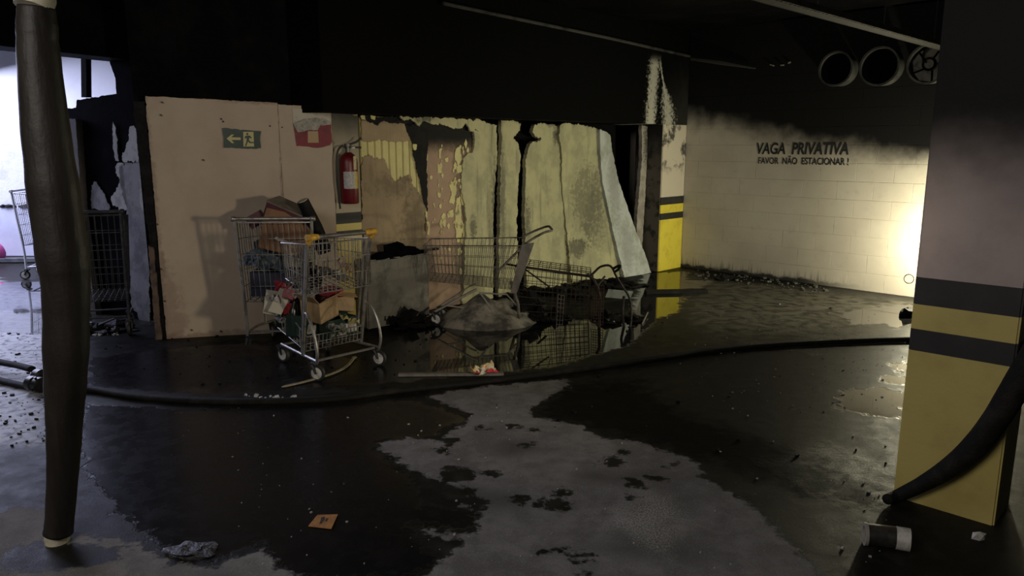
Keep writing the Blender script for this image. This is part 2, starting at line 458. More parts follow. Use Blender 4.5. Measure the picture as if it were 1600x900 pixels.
rg = t.math('MULTIPLY', rg, t.math('SUBTRACT', 1.0, t.math('MULTIPLY', water, t.ramp(t.attr('sludge'), -0.15, 0.1, 0.93, 0.45))))
hh = t.math('ADD', t.math('MULTIPLY', nfine, 0.5), t.math('MULTIPLY', nmid, 0.8))
hh = t.math('MULTIPLY', hh, t.math('SUBTRACT', 1.0, water))
hh = t.math('MULTIPLY', hh, t.math('ADD', 1.0, t.math('MULTIPLY', grit, 3.0)))
t.bump(hh, 0.32, 0.010)
floor_mat = t.done(col, rg, None, t.math('ADD', t.math('SUBTRACT', 0.09, t.math('MULTIPLY', soot_dark, 0.07)), t.math('MULTIPLY', water, t.ramp(t.attr('sludge'), -0.15, 0.1, 0.42, 0.02))))
floor = tag(link('floor', me, floor_mat, smooth='all'), 'wet soot-stained concrete floor with a dry grey patch', None, kind='structure')

# ---- ceiling slab and beams
tag(MB().box((0.9, 5.0, 3.15), (14.4, 16.2, 0.2)).obj('ceiling', SOOT), 'soot-black ceiling slab', kind='structure')
beam = NT('sooted_beam')
ob = beam.sep(beam.obj()); bx, bz = ob[0], ob[2]
def line_mask(tt, x, z, pts, w):
    """spalled streak: distance in x from a poly-line given as z -> x"""
    cx = None
    nd = tt.n('ShaderNodeFloatCurve'); cv = nd.mapping.curves[0]
    for i, (zz, xx) in enumerate(pts):
        if i < 2: cv.points[i].location = (zz, xx)
        else: cv.points.new(zz, xx)
    nd.mapping.update(); tt.link(z, nd.inputs['Value'])
    return nd.outputs[0]
s1 = BP.px(1012, 190)[0]; s2 = BP.px(1046, 190)[0]
zt0 = BP.px(1020, 78)[1]
zf = beam.ramp(bz, 1.88, zt0)
cx1 = beam.math('ADD', s1 + 0.06, beam.math('MULTIPLY', zf, 0.05))
d1 = beam.math('ABSOLUTE', beam.math('SUBTRACT', bx, cx1))
cx2 = beam.math('SUBTRACT', s2 - 0.02, beam.math('MULTIPLY', zf, 0.24))
d2 = beam.math('ABSOLUTE', beam.math('SUBTRACT', bx, cx2))
w2 = beam.ramp(zf, 0.75, 0.0, 0.02, 0.17)
bn = beam.noise(26, 5, 0.75); bn2 = beam.noise(6, 3, 0.6)
m1 = beam.ramp(beam.math('ADD', beam.math('DIVIDE', d1, 0.13), beam.math('MULTIPLY', beam.math('SUBTRACT', bn, 0.5), 3.4)), 1.0, 0.3)
m2 = beam.ramp(beam.math('ADD', beam.math('DIVIDE', d2, w2), beam.math('MULTIPLY', beam.math('SUBTRACT', bn, 0.5), 3.8)), 1.0, 0.2)
mm = beam.math('MULTIPLY', beam.math('MAXIMUM', m1, m2), beam.ramp(zf, 1.0, 0.9))
grey = beam.math('MULTIPLY', beam.ramp(bx, s2 - 0.25, s2 + 0.35), beam.ramp(beam.math('ADD', bz, beam.math('MULTIPLY', bn2, 0.5)), 3.1, 2.0))
bc = beam.mix(beam.math('MULTIPLY', grey, 0.8), (0.0014, 0.0014, 0.0014), (0.034, 0.033, 0.029))
bc = beam.mix(mm, bc, (0.40, 0.385, 0.33))
beam.bump(beam.math('ADD', bn, bn2), 0.4, 0.01)
BEAM = beam.done(bc, 0.85, None, 0.08)
o = MB().box(((-4.85 + 0.545) / 2, 0.25, (1.88 + 3.06) / 2), (5.395, 0.5, 3.06 - 1.88)).obj('beam', BEAM, loc=BP.world(0, 0, 0), rot=(0, 0, BP.a))
tag(o, 'soot-black concrete beam over the burnt panels with a pale spalled streak', kind='structure')
o = tag(MB().tube([BP.world(-3.6, -0.03, 2.86), BP.world(-2.4, -0.03, 2.83), BP.world(-1.2, -0.03, 2.80), BP.world(0.5, -0.03, 2.74)], 0.018, 8).obj('conduit', M('sooty_pipe', (0.05, 0.048, 0.042), 0.5, col2=(0.008, 0.008, 0.008), scale=5), smooth=True),
        'thin sooty conduit running along the top of the beam', 'conduit')
# beam over the way to the yard
bl = [Vector((-5.4, 3.82, 0)), Vector((-3.35, 7.28, 0))]
dirb = (bl[1] - bl[0]).normalized(); ang = math.atan2(dirb.y, dirb.x)
tag(MB().box(((bl[1] - bl[0]).length / 2, -0.15, 2.72), ((bl[1] - bl[0]).length, 0.3, 0.74)).obj('beam', SOOT, loc=bl[0], rot=(0, 0, ang)), 'black beam above the opening to the bright yard', kind='structure')

# ---- block wall on the right: painted blocks, each a piece of its own
t = NT('painted_block')
pe = t.n('ShaderNodeVectorMath', operation='DOT_PRODUCT'); t.link(t.pos(), pe.inputs[0]); pe.inputs[1].default_value = (PR.d.x, PR.d.y, 0)
ss = t.math('SUBTRACT', pe.outputs['Value'], PR.p.dot(PR.d))
z = t.sep(t.pos())[2]
n1 = t.noise(1.6, 4, 0.55); n2 = t.noise(7, 5, 0.65); n3 = t.noise(40, 4, 0.7)
edge = t.math('SUBTRACT', 2.02, t.math('MULTIPLY', ss, 0.16))
q = t.math('SUBTRACT', t.math('ADD', z, t.math('MULTIPLY', t.math('SUBTRACT', n1, 0.5), 0.5)), edge)
q = t.math('ADD', q, t.math('MULTIPLY', t.math('SUBTRACT', n2, 0.5), 0.12))
so = t.ramp(q, -0.30, 0.10)
cbase = t.mix(t.ramp(n1, 0.35, 0.7), (0.55, 0.50, 0.42), (0.47, 0.42, 0.35))
cbase = t.mix(t.math('MULTIPLY', t.ramp(n2, 0.55, 0.75), 0.35), cbase, (0.33, 0.30, 0.25))
c = t.mix(so, cbase, (0.008, 0.008, 0.0078))
drip = t.noise(1.0, 3, 0.5, stretch=(38, 38, 1.2))
low = t.ramp(t.math('ADD', z, t.math('MULTIPLY', drip, -0.42)), -0.08, -0.30)
base_d = t.ramp(t.math('ADD', z, t.math('MULTIPLY', n2, -0.12)), 0.02, -0.03)
c = t.mix(t.math('MULTIPLY', t.math('MAXIMUM', low, base_d), t.ramp(ss, 2.6, 1.6)), c, (0.03, 0.03, 0.027))
t.bump(t.math('ADD', n3, n2), 0.15, 0.006)
BLOCK = t.done(c, 0.75, None, 0.2)
wr = tag(MB().box((2.2, 0.1025, 1.53), (7.0, 0.2, 3.06)).obj('wall_right', BLOCK, loc=PR.world(0, 0, 0), rot=(0, 0, PR.a)), 'cream painted block wall, soot-black above head height', kind='structure')
bme = None
rows = 15; bh = 0.203; bw = 0.40
for r in range(rows):
    x = -0.0 + (0.0 if r % 2 else bw / 2) - 0.0
    xs = [(-0.0, x)] if x > 0 else []
    while x < 5.6:
        xs.append((x, x + bw)); x += bw
    for (a, b) in xs:
        full = abs((b - a) - bw) < 1e-4
        if full and bme is not None: mesh = bme
        else:
            mb = MB().box((0, 0, 0), (b - a - 0.002, 0.05, bh - 0.002)); mesh = bpy.data.meshes.new('block'); mesh.from_pydata(mb.v, [], mb.f)
            bm = bmesh.new(); bm.from_mesh(mesh)
            bmesh.ops.bevel(bm, geom=[e for e in bm.edges if all(v.co.y < 0 for v in e.verts)], offset=0.0015, segments=1, affect='EDGES')
            bm.to_mesh(mesh); bm.free(); mesh.materials.append(BLOCK)
            if full: bme = mesh
        o = bpy.data.objects.new('block', mesh); COL.objects.link(o); o.parent = wr
        o.location = ((a + b) / 2, 0.0245 + rnd.uniform(-0.0004, 0.0004), r * bh + bh / 2)

def text_mesh(o):
    bpy.context.view_layer.update()
    me = bpy.data.meshes.new_from_object(o.evaluated_get(bpy.context.evaluated_depsgraph_get()))
    p = bpy.data.objects.new('lettering', me); COL.objects.link(p); p.parent = o.parent; p.location = o.location; p.rotation_euler = o.rotation_euler; p.scale = o.scale
    if not me.materials: me.materials.append(o.data.materials[0])
    bpy.data.objects.remove(o); return p
def lettering(txt, x0, x1, z0, z1, shear, bold, parent):
    cu = bpy.data.curves.new('lettering', 'FONT'); cu.body = txt; cu.extrude = 0.0008; cu.shear = shear; cu.offset = bold; cu.size = 1.0
    o = bpy.data.objects.new('lettering_curve', cu); COL.objects.link(o); o.parent = parent
    cu.materials.append(M('sign_paint', (0.012, 0.012, 0.012), 0.7))
    bpy.context.view_layer.update()
    bb = [Vector(c) for c in o.bound_box]; mx = min(c.x for c in bb); Mx = max(c.x for c in bb); my = min(c.y for c in bb); My = max(c.y for c in bb)
    sx = (x1 - x0) / (Mx - mx); sy = (z1 - z0) / (My - my)
    o.rotation_euler = (math.pi / 2, 0, 0); o.scale = (sx, sy, 1); o.location = (x0 - mx * sx, -0.0035, z0 - my * sy)
    return text_mesh(o)
a = PR.px(1182, 241); b = PR.px(1326, 241); c_ = PR.px(1182, 223)
lettering('VAGA  PRIVATIVA', a[0], b[0], a[1], c_[1], 0.12, 0.022, wr)
a = PR.px(1185, 256); b = PR.px(1326, 256); c_ = PR.px(1185, 244)
lettering('FAVOR  NÃO  ESTACIONAR !', a[0], b[0], a[1], c_[1] + 0.005, 0.0, 0.006, wr)

# round duct ends on the block wall
DUCT = M('duct_metal', (0.07, 0.068, 0.06), 0.6, 0.2, col2=(0.025, 0.025, 0.023), scale=8)
def duct(u, v, rpx, label, fan=False):
    s0, z0 = PR.px(u, v, -0.14)
    R = 0.79 * rpx * (Vector(PR.world(s0, -0.14, 0)).length) / F_PX
    th = thing('ventilation_duct', label, 'duct', PR.world(s0, 0, z0 - R), PR.a, 'round duct ends high on the block wall')
    rx = Matrix.Rotation(math.pi / 2, 3, 'X')
    m = MB(); n = 40; base = 0
    prof = [(R, 0.0), (R, -0.17), (R + 0.012, -0.17), (R + 0.012, -0.19), (R - 0.008, -0.19), (R - 0.008, -0.001)]
    for rr, y in prof:
        for j in range(n):
            an = 2 * math.pi * j / n; m.v.append((rr * math.cos(an), y, R + rr * math.sin(an)))
    for k in range(len(prof) - 1):
        for j in range(n):
            j2 = (j + 1) % n; m.f.append((k * n + j, k * n + j2, (k + 1) * n + j2, (k + 1) * n + j))
    m.obj('duct_collar', DUCT, th, True)
    m = MB(); m.v = [(R * math.cos(2 * math.pi * j / n) * 0.98, -0.004 if not fan else -0.03, R + R * 0.98 * math.sin(2 * math.pi * j / n)) for j in range(n)]; m.f = [tuple(range(n))[::-1]]
    m.obj('duct_back', SOOT, th)
    if fan:
        pale = M('fan_plastic', (0.34, 0.32, 0.25), 0.5, col2=(0.16, 0.15, 0.12), scale=16)
        for k in range(5):
            a0 = 2 * math.pi * k / 5 + 0.3; pts = []
            for rr, da in ((0.28, 0.0), (0.62, -0.34), (0.9, -0.42), (0.95, 0.10), (0.9, 0.72), (0.6, 0.74), (0.28, 0.8)):
                pts.append((R * rr * math.cos(a0 + da), R + R * rr * math.sin(a0 + da)))
            link('fan_blade', sheet_mesh(pts, 0.008, 0, None, -0.09), pale, th)
        MB().lathe([(R * .32, 0), (R * .32, 0.05), (R * .24, 0.07)], 20, (0, -0.075, R), rx).obj('hub', pale, th, True)
        MB().tube([(R * .30 * math.cos(2 * math.pi * j / 18), -0.15, R + R * .30 * math.sin(2 * math.pi * j / 18)) for j in range(18)], 0.012, 6, True).obj('hub_ring', SOOT, th, True)
        MB().tube(smooth_path([(-R * .05, -0.15, R * 1.95), (-R * .3, -0.16, R * 1.6), (-R * .28, -0.16, R * 1.2), (-R * .1, -0.15, R * 1.1)]), 0.01, 6).obj('cable', SOOT, th, True)
    return th
duct(1308, 108, 28, 'leftmost of three round sooty duct ends high on block wall')
duct(1376, 104, 31, 'empty round duct end, middle of three on block wall')
duct(1452, 100, 31, 'round duct end with pale fan blades beside the striped pillar', True)
# small bright fixings on the sooty wall
for k, (u, v) in enumerate([(1207, 102), (1223, 102), (1234, 98)]):
    s0, z0 = PR.px(u, v)
    o = MB().box((0, -0.012, 0), (0.05 - 0.01 * k, 0.02, 0.012), Matrix.Rotation(0.3 - 0.3 * k, 3, 'Y')).obj('wall_clip', M('clip_metal', (0.4, 0.38, 0.3), 0.4, 0.3), None, loc=PR.world(s0, 0, z0), rot=(0, 0, PR.a))
    tag(o, ['long tilted metal clip, leftmost of three on sooty block wall', 'short metal clip, middle of three on sooty block wall', 'short metal clip, rightmost of three on sooty block wall'][k], 'clip', 'metal clips on the sooty wall')
o = MB().tube([PR.world(PR.px(1082, 92)[0], -0.03, PR.px(1082, 92)[1]), PR.world(PR.px(1130, 98)[0], -0.05, PR.px(1130, 98)[1]), PR.world(PR.px(1182, 107)[0], -0.03, PR.px(1182, 107)[1])], [0.02, 0.03, 0.01], 6).obj('hanging_cable', M('sooty_cable', (0.05, 0.05, 0.045), 0.6), smooth=True)
tag(o, 'sooty sagging cable on block wall left of the ducts', 'cable')

# ---- walls behind the panels, at the back of boards and at the yard
tag(MB().box((-2.2, 0.65, 1.53), (5.6, 0.1, 3.06)).obj('wall_back', SOOT, loc=PT.world(0, 0, 0), rot=(0, 0, PT.a)), 'black wall in the dark room behind the panels', kind='structure')
tag(MB().box((0.63, 0.17, 1.53), (1.5, 0.06, 3.06)).obj('wall_back', SOOT, loc=PP.world(0, 0, 0), rot=(0, 0, PP.a)), 'soot-black wall above the beige boards', kind='structure')
yl = Vector((-2.75, 6.75, 0)); yr = Vector((-4.3, 11.2, 0)); dd = yr - yl
tag(MB().box((dd.length / 2, -0.05, 1.53), (dd.length, 0.1, 3.06)).obj('wall_side', SOOT, loc=yl, rot=(0, 0, math.atan2(dd.y, dd.x))), 'dark side wall between yard and burnt room', kind='structure')
YARDW = M('yard_render', (0.60, 0.60, 0.64), 0.85, col2=(0.50, 0.50, 0.55), scale=3, bump=0.5, bscale=20)
YARDP = M('yard_paint', (0.76, 0.76, 0.80), 0.7, col2=(0.70, 0.70, 0.74), scale=1.2)
YARDL = M('yard_plinth', (0.52, 0.53, 0.62), 0.5, col2=(0.46, 0.47, 0.57), scale=2)
yw = tag(MB().box((-8.0, 10.72, 0.97), (9.4, 0.2, 1.94)).obj('wall_yard', YARDW), 'rough pale wall of the yard', kind='structure')
MB().box((-8.0, 10.80, 2.5), (9.4, 0.2, 1.12)).obj('upper_wall', YARDP, yw)
MB().box((-8.0, 10.60, 0.375), (9.4, 0.06, 0.75)).obj('plinth', YARDL, yw)
tag(MB().box((-8.0, 10.55, 0.03), (9.4, 0.04, 0.06)).obj('baseboard_yard', M('dark_skirting', (0.05, 0.05, 0.055), 0.6)), 'dark skirting strip along the yard wall', kind='structure')

# ---- pillars with hazard bands, built as painted courses
CREAM = M('pillar_paint', (0.45, 0.375, 0.35), 0.55, col2=(0.40, 0.33, 0.305), scale=3, soot=(1.2, 1.80, 2.5, 0.35), bump=0.12, bscale=50, spec=0.12)
YELLOW = M('hazard_yellow', (0.54, 0.44, 0.135), 0.5, col2=(0.47, 0.38, 0.115), scale=4, bump=0.12, bscale=40)
YELLOW2 = M('bright_hazard_yellow', (0.72, 0.60, 0.06), 0.5, col2=(0.62, 0.5, 0.05), scale=6)
BLACKP = M('hazard_black', (0.014, 0.014, 0.014), 0.55, col2=(0.022, 0.022, 0.021), scale=5)
def pillar(label, loc, rz, w, d, bands, top_mat, yel, chips=0, top=3.06):
    """local: x along the front face, +y behind it; bands = rising heights of yellow / black / yellow / black / cream"""
    th = thing('pillar', label, 'pillar', loc, rz, 'striped concrete pillars'); th['kind'] = 'structure'
    names = ['yellow_base', 'black_band', 'yellow_band', 'black_band', 'upper_shaft']; mats = [yel, BLACKP, yel, BLACKP, top_mat]
    z0 = 0.0
    for nm, mt, z1 in zip(names, mats, bands + [top]):
        m = MB().box((w / 2, d / 2, (z0 + z1) / 2), (w, d, z1 - z0)); me = bpy.data.meshes.new(nm); me.from_pydata(m.v, [], m.f)
        bm = bmesh.new(); bm.from_mesh(me)
        bmesh.ops.bevel(bm, geom=[e for e in bm.edges if abs(e.verts[0].co.z - e.verts[1].co.z) > 0.01], offset=0.008, segments=2, affect='EDGES')
        bm.to_mesh(me); bm.free(); link(nm, me, mt, th); z0 = z1
    return th
NPp = Plane(G(1395, 775)[:2], -44)
nb = [NPp.px(1415, 545)[1], NPp.px(1420, 512)[1], NPp.px(1424, 474)[1], NPp.px(1428, 432)[1]]
pillar('near pillar with black and yellow bands at the right edge', NPp.world(0, 0, 0), NPp.a, (G(1553, 822) - G(1395, 775)).length, 0.30, nb, CREAM, YELLOW)
FARP = NT('far_pillar_paint')
zz = FARP.sep(FARP.pos())[2]; fo = FARP.sep(FARP.obj())
fn = FARP.noise(5, 5, 0.65); fn2 = FARP.noise(2, 3, 0.5)
fs = FARP.ramp(FARP.math('ADD', zz, FARP.math('MULTIPLY', FARP.math('SUBTRACT', fn, 0.5), 0.6)), 1.75, 2.3)
patch = FARP.math('MULTIPLY', FARP.ramp(fn, 0.5, 0.62), FARP.ramp(zz, 1.2, 1.45))
fc = FARP.mix(patch, (0.56, 0.50, 0.40), (0.07, 0.066, 0.06))
fc = FARP.mix(fs, fc, (0.03, 0.03, 0.028))
FARP = FARP.done(fc, 0.6)
fb = [BP.px(1040, 343)[1], BP.px(1040, 333)[1], BP.px(1040, 320)[1], BP.px(1040, 308)[1]]
fp = pillar('far pillar with bright yellow base at the end of the burnt panels', BP.world(0, 0, 0), BP.a, 0.54, 0.42, fb, FARP, YELLOW2, top=1.88)
# its left side is sooted plaster, unpainted
side = Plane(BP.world(0, 0, 0)[:2], -45)
SIDE = M('sooted_plaster', (0.12, 0.105, 0.085), 0.8, col2=(0.03, 0.028, 0.025), scale=5, lo=0.5, hi=0.62, soot=(1.35, 1.75, 3, 0.5))
MB().box((-0.006, 0.21, 0.94), (0.01, 0.40, 1.87)).obj('side_plaster', SIDE, fp)
PCREAM = M('left_pillar_paint', (0.36, 0.31, 0.23), 0.6, col2=(0.30, 0.255, 0.19), scale=5, soot=(1.45, 1.95, 3, 0.25))
lpo = -0.06
ls0 = PT.px(521, 300, lpo)[0]; ls1 = PT.px(564, 300, lpo)[0]
lb = [PT.px(545, 366, lpo)[1], PT.px(545, 360, lpo)[1], PT.px(545, 349, lpo)[1], PT.px(545, 332, lpo)[1]]
pillar('narrow pillar carrying the fire extinguisher beside the beige boards', PT.world(ls0, lpo, 0), PT.a, ls1 - ls0, 0.3, lb, PCREAM, YELLOW, top=1.88)

# ================================================================== BOARDS AND BURNT PANELS
def stained(name, base, base2, stain, blobs, rough=0.7, scale=4.0, streak=None, soot=None, bump=0.2, bscale=40, grain=None):
    """board material: two tones, stains with centres given in the board's own plane (x, z, rx, rz, strength)"""
    t = NT(name); o = t.obj(); x, _, z = t.sep(o)[:3]
    n1 = t.noise(scale, 5, 0.65, vec=o); n2 = t.noise(scale * 5, 4, 0.7, vec=o)
    c = t.mix(t.ramp(n1, 0.38, 0.65), base, base2)
    if streak:
        st = t.noise(streak[0], 4, 0.6, vec=o, stretch=(1, 1, streak[1]))
        c = t.mix(t.ramp(st, 0.52, 0.72, 0, streak[3]), c, streak[2])
    for (cx, cz, rx, rz, k) in blobs:
        dx = t.math('DIVIDE', t.math('SUBTRACT', x, cx), rx); dz = t.math('DIVIDE', t.math('SUBTRACT', z, cz), rz)
        d = t.math('ADD', t.math('MULTIPLY', dx, dx), t.math('MULTIPLY', dz, dz))
        d = t.math('ADD', d, t.math('MULTIPLY', t.math('SUBTRACT', n1, 0.5), 4.2)); d = t.math('ADD', d, t.math('MULTIPLY', t.math('SUBTRACT', n2, 0.5), 4.0))
        c = t.mix(t.ramp(d, 1.5, 0.0, 0, k), c, stain)
    if soot:
        q = t.math('ADD', z, t.math('MULTIPLY', t.math('SUBTRACT', n1, 0.5), soot[2]))
        c = t.mix(t.ramp(q, soot[0], soot[1]), c, (0.006, 0.006, 0.006))
    t.bump(t.noise(bscale, 5, 0.65, vec=o), bump, 0.01)
    return t.done(c, rough, None, 0.2)

# ---- beige boards with the exit sign
bs = PP.px(434, 163)[0]; br = PP.px(517, 170)[0]
zL = PP.px(229, 150)[1]; zM = PP.px(434, 161)[1]; zR = PP.px(517, 168)[1]
BEIGE = stained('beige_board', (0.50, 0.415, 0.315), (0.45, 0.365, 0.28), (0.18, 0.11, 0.075), [(-0.02, 1.0, 0.05, 1.2, 0.45), (0.03, 0.2, 0.14, 0.4, 0.40), (0.5, -0.02, 0.9, 0.07, 0.6), (0.95, 2.0, 0.5, 0.05, 0.55)], 0.6, 2.2, bump=0.06, bscale=8)
b1 = plane_thing(PP, 'wall_board', 'wide beige board with the green exit sign', 'board', bs / 2)
sheet(PP, 'board_face', [(0.0, 0.0), (bs - 0.003, 0.0), (bs - 0.003, zM), (0.0, zL)], 0.03, BEIGE, b1, 0.004, 0.15, lambda x, z: 0.012 * math.sin(3 * x + z), local=True)
b2 = plane_thing(PP, 'wall_board', 'narrow beige board with the torn red sign beside the pillar', 'board', (bs + br) / 2)
sheet(PP, 'board_face', [(bs + 0.003, 0.0), (br, 0.0), (br, zR - 0.06), (br - 0.03, zR), (bs + 0.003, zM - 0.01)], 0.03, BEIGE, b2, 0.003, 0.15, lambda x, z: 0.012 * math.sin(3 * x + z) - 0.004, local=True)
SCREWM = M('rusty_screw', (0.06, 0.04, 0.03), 0.6)
for k, (u, v) in enumerate([(254, 160), (252, 180), (346, 186), (349, 190), (422, 197), (252, 420), (300, 515), (441, 199), (246, 350), (318, 250), (345, 517), (258, 470)]):
    s_, z_ = PP.px(u, v); par = b2 if u > 434 else b1
    on_plane(PP, MB().lathe([(0.008, 0), (0.006, 0.004)], 8, (s_, -0.010 - 0.004, z_), Matrix.Rotation(math.pi / 2, 3, 'X')), 'screw', SCREWM, par)
# dark post strips at the burnt left end of the boards
o = sheet(PP, 'corner_post', [(-0.085, 0), (-0.035, 0), (-0.035, 0.78), (-0.075, 0.80)], 0.03, M('scorched_wood', (0.13, 0.085, 0.06), 0.7, col2=(0.03, 0.022, 0.018), scale=6, soot=(0.75, 1.5, 4, 0.4)), amp=0.006, local=True, off=-0.01)
tag(o, 'scorched brown post left of the wide beige board', 'post')
o = sheet(PP, 'corner_post', [(-0.07, 0), (-0.006, 0), (-0.006, 1.96), (-0.10, 1.96), (-0.08, 1.0)], 0.04, CHAR, amp=0.008, local=True, off=0.035)
tag(o, 'charred black post against the edge of the beige board', 'post')

# exit sign: green plate, arrow and running figure
def zsub(pl, parent, name, pts, thick, mat, off, amp=0.0, seed=0):
    return sheet(pl, name, pts, thick, mat, parent, amp, 0, None, off, seed, keep=False)
GREEN = M('exit_green', (0.012, 0.035, 0.018), 0.45, col2=(0.02, 0.05, 0.028), scale=20)
GLOW = M('sign_pale', (0.52, 0.47, 0.20), 0.5)
s_, z_ = PP.px(376, 233)
ex = plane_thing(PP, 'exit_sign', 'green emergency exit sign with arrow and running figure', 'sign', s_, z_)
sheet(PP, 'plate', [(347, 200), (375, 202), (407, 205), (406, 218), (408, 232), (398, 232), (349, 231), (350, 215)], 0.006, GREEN, ex, 0.004, 0, None, -0.024, 3, keep=False)
zsub(PP, ex, 'arrow', [(354, 216.5), (362, 210), (365.5, 210.5), (361.5, 214.5), (376, 214.8), (376, 218.8), (361.5, 218.6), (366, 223.5), (362.5, 223.8)], 0.003, GLOW, -0.026)
zsub(PP, ex, 'door_panel', [(380, 206), (396, 206), (397, 229), (380.5, 229)], 0.003, GLOW, -0.026)
RUN = [[(385, 208), (387, 207.3), (388.2, 209), (387.6, 211), (385.6, 211.2), (384.6, 209.6)],
       [(382, 215.5), (383.5, 212.5), (388, 211.6), (391, 212.2), (393.5, 215.5), (392.3, 216.6), (390.2, 214.6), (388.6, 218.2), (391.2, 221.5), (397, 222), (397, 223.8), (390, 223.6), (387.6, 221), (386, 224.6), (384.6, 228.4), (382.8, 228), (385, 221.6), (385.6, 215), (383.6, 216.8)]]
for r_ in RUN: zsub(PP, ex, 'running_figure', r_, 0.003, GREEN, -0.0285)
# torn red sign
REDS = M('sign_red', (0.20, 0.015, 0.02), 0.55, col2=(0.13, 0.01, 0.015), scale=12)
PAPER = M('scorched_paper', (0.50, 0.47, 0.38), 0.7, col2=(0.38, 0.35, 0.29), scale=8)
s_, z_ = PP.px(488, 228)
rs = plane_thing(PP, 'hydrant_sign', 'torn red fire sign with peeling white paper', 'sign', s_, z_)
zsub(PP, rs, 'plate', [(458, 193), (470, 197), (490, 196), (517, 194), (518, 222), (515, 226), (505, 229), (495, 231), (478, 229), (463, 228), (461, 212)], 0.005, REDS, -0.026, 0.003, 5)
zsub(PP, rs, 'backing_paper', [(457, 170), (517, 172), (517, 200), (458, 196)], 0.003, PAPER, -0.021, 0.002, 6)
zsub(PP, rs, 'label_patch', [(481, 205), (497, 205), (498, 223), (481, 223)], 0.002, M('label_beige', (0.42, 0.30, 0.16), 0.6), -0.0285)
sheet(PP, 'curled_paper', [(458, 193), (470, 188), (490, 184), (506, 185), (518, 192), (517, 195), (500, 196), (496, 204), (484, 203), (466, 207), (461, 199)], 0.004, M('grey_paper', (0.36, 0.34, 0.29), 0.6, col2=(0.22, 0.21, 0.19), scale=30), rs, 0.004, 0.04, lambda x, z: -0.015 - 0.012 * math.sin(x * 60) * math.sin(z * 40), -0.03, 8, keep=False)

# ---- burnt partition towards the yard
bw_ = plane_thing(PB, 'burnt_partition', 'black burnt sheet partition with jagged top beside the yard', 'partition', 0.9)
sheet(PB, 'charred_sheet', [(92, 170), (119, 169), (120, 156), (140, 153), (165, 149), (182, 147), (180, 122), (171, 97), (171, 60), (245, 55), (245, None), (92, None)], 0.03, CHARBLUE, bw_, 0.006, 0, None, 0.0, 11)
GREYP = M('bare_grey_panel', (0.22, 0.22, 0.225), 0.7, col2=(0.13, 0.13, 0.135), scale=6, bump=0.3)
GREYW = M('pale_peel', (0.36, 0.36, 0.34), 0.7, col2=(0.24, 0.24, 0.235), scale=9, bump=0.3)
for k, (pts, mt, am) in enumerate([
        ([(186, 262), (200, 252), (216, 252), (226, 268), (231, 290), (233, 330), (234, 520), (236, None), (208, None), (206, 480), (200, 400), (197, 330), (190, 300)], GREYP, 0.02),
        ([(176, 192), (180, 198), (182, 215), (184, 240), (185, 252), (180, 250), (177, 230), (175, 210)], GREYW, 0.012),
        ([(203, 200), (209, 196), (213, 200), (214, 230), (216, 252), (192, 253), (191, 238), (197, 226), (201, 216)], GREYW, 0.014),
        ([(184, 255), (193, 254), (196, 290), (198, 330), (186, 326), (176, 322), (173, 308), (182, 298), (186, 285), (181, 270)], GREYW, 0.02),
        ([(143, 290), (150, 284), (157, 296), (163, 303), (167, 316), (172, 325), (166, 330), (142, 326)], GREYP, 0.012),
        ([(217, 280), (224, 276), (230, 285), (232, 325), (224, 330), (218, 315)], GREYW, 0.018)]):
    sheet(PB, 'peeled_patch', pts, 0.006, mt, bw_, am, 0, None, -0.012 - 0.004 * (k % 3), 20 + k)
sheet(PB, 'door_post', [(104, 185), (118, 186), (128, 330), (140, None), (118, None)], 0.06, M('sooty_post', (0.10, 0.085, 0.072), 0.7, col2=(0.04, 0.035, 0.03), scale=5, soot=(1.2, 2.0, 3, 0.3)), bw_, 0.004, 0, None, -0.07, 31)
o = sheet(PB, 'ceiling_strut', [(126, 60), (134, 60), (135, 152), (127, 152)], 0.05, SOOT, None, 0.0, 0, None, -0.02)
tag(o, 'thin black strut standing in the gap above the burnt partition', 'strut')

# ---- insulated panels of the burnt cold room
FOAM = (0.44, 0.415, 0.25); FOAM2 = (0.33, 0.315, 0.20)
def foam_mat(name, blobs, a=FOAM, b=FOAM2, st=(0.10, 0.095, 0.075), streak=(16, 0.08, (0.20, 0.19, 0.13), 0.75), soot=(1.82, 1.98, 0.25)):
    return stained(name, a, b, st, blobs, 0.8, 5.0, streak, soot, 0.35, 26)
def panel(label, name, pts, mat, seed, off=0.0, thick=0.06, disp=None, amp=0.012, group='panels of the burnt partition'):
    poly = pxpoly(PT, pts, off); s0 = sum(p[0] for p in poly) / len(poly)
    th = plane_thing(PT, 'insulated_panel', label, 'panel', s0, 0.0, group)
    sheet(PT, name, pts, thick, mat, th, amp, 0.09 if disp else 0.0, disp, off, seed, smooth=bool(disp))
    return th
def sp(u, v, off=0.0): return PT.px(u, v, off)
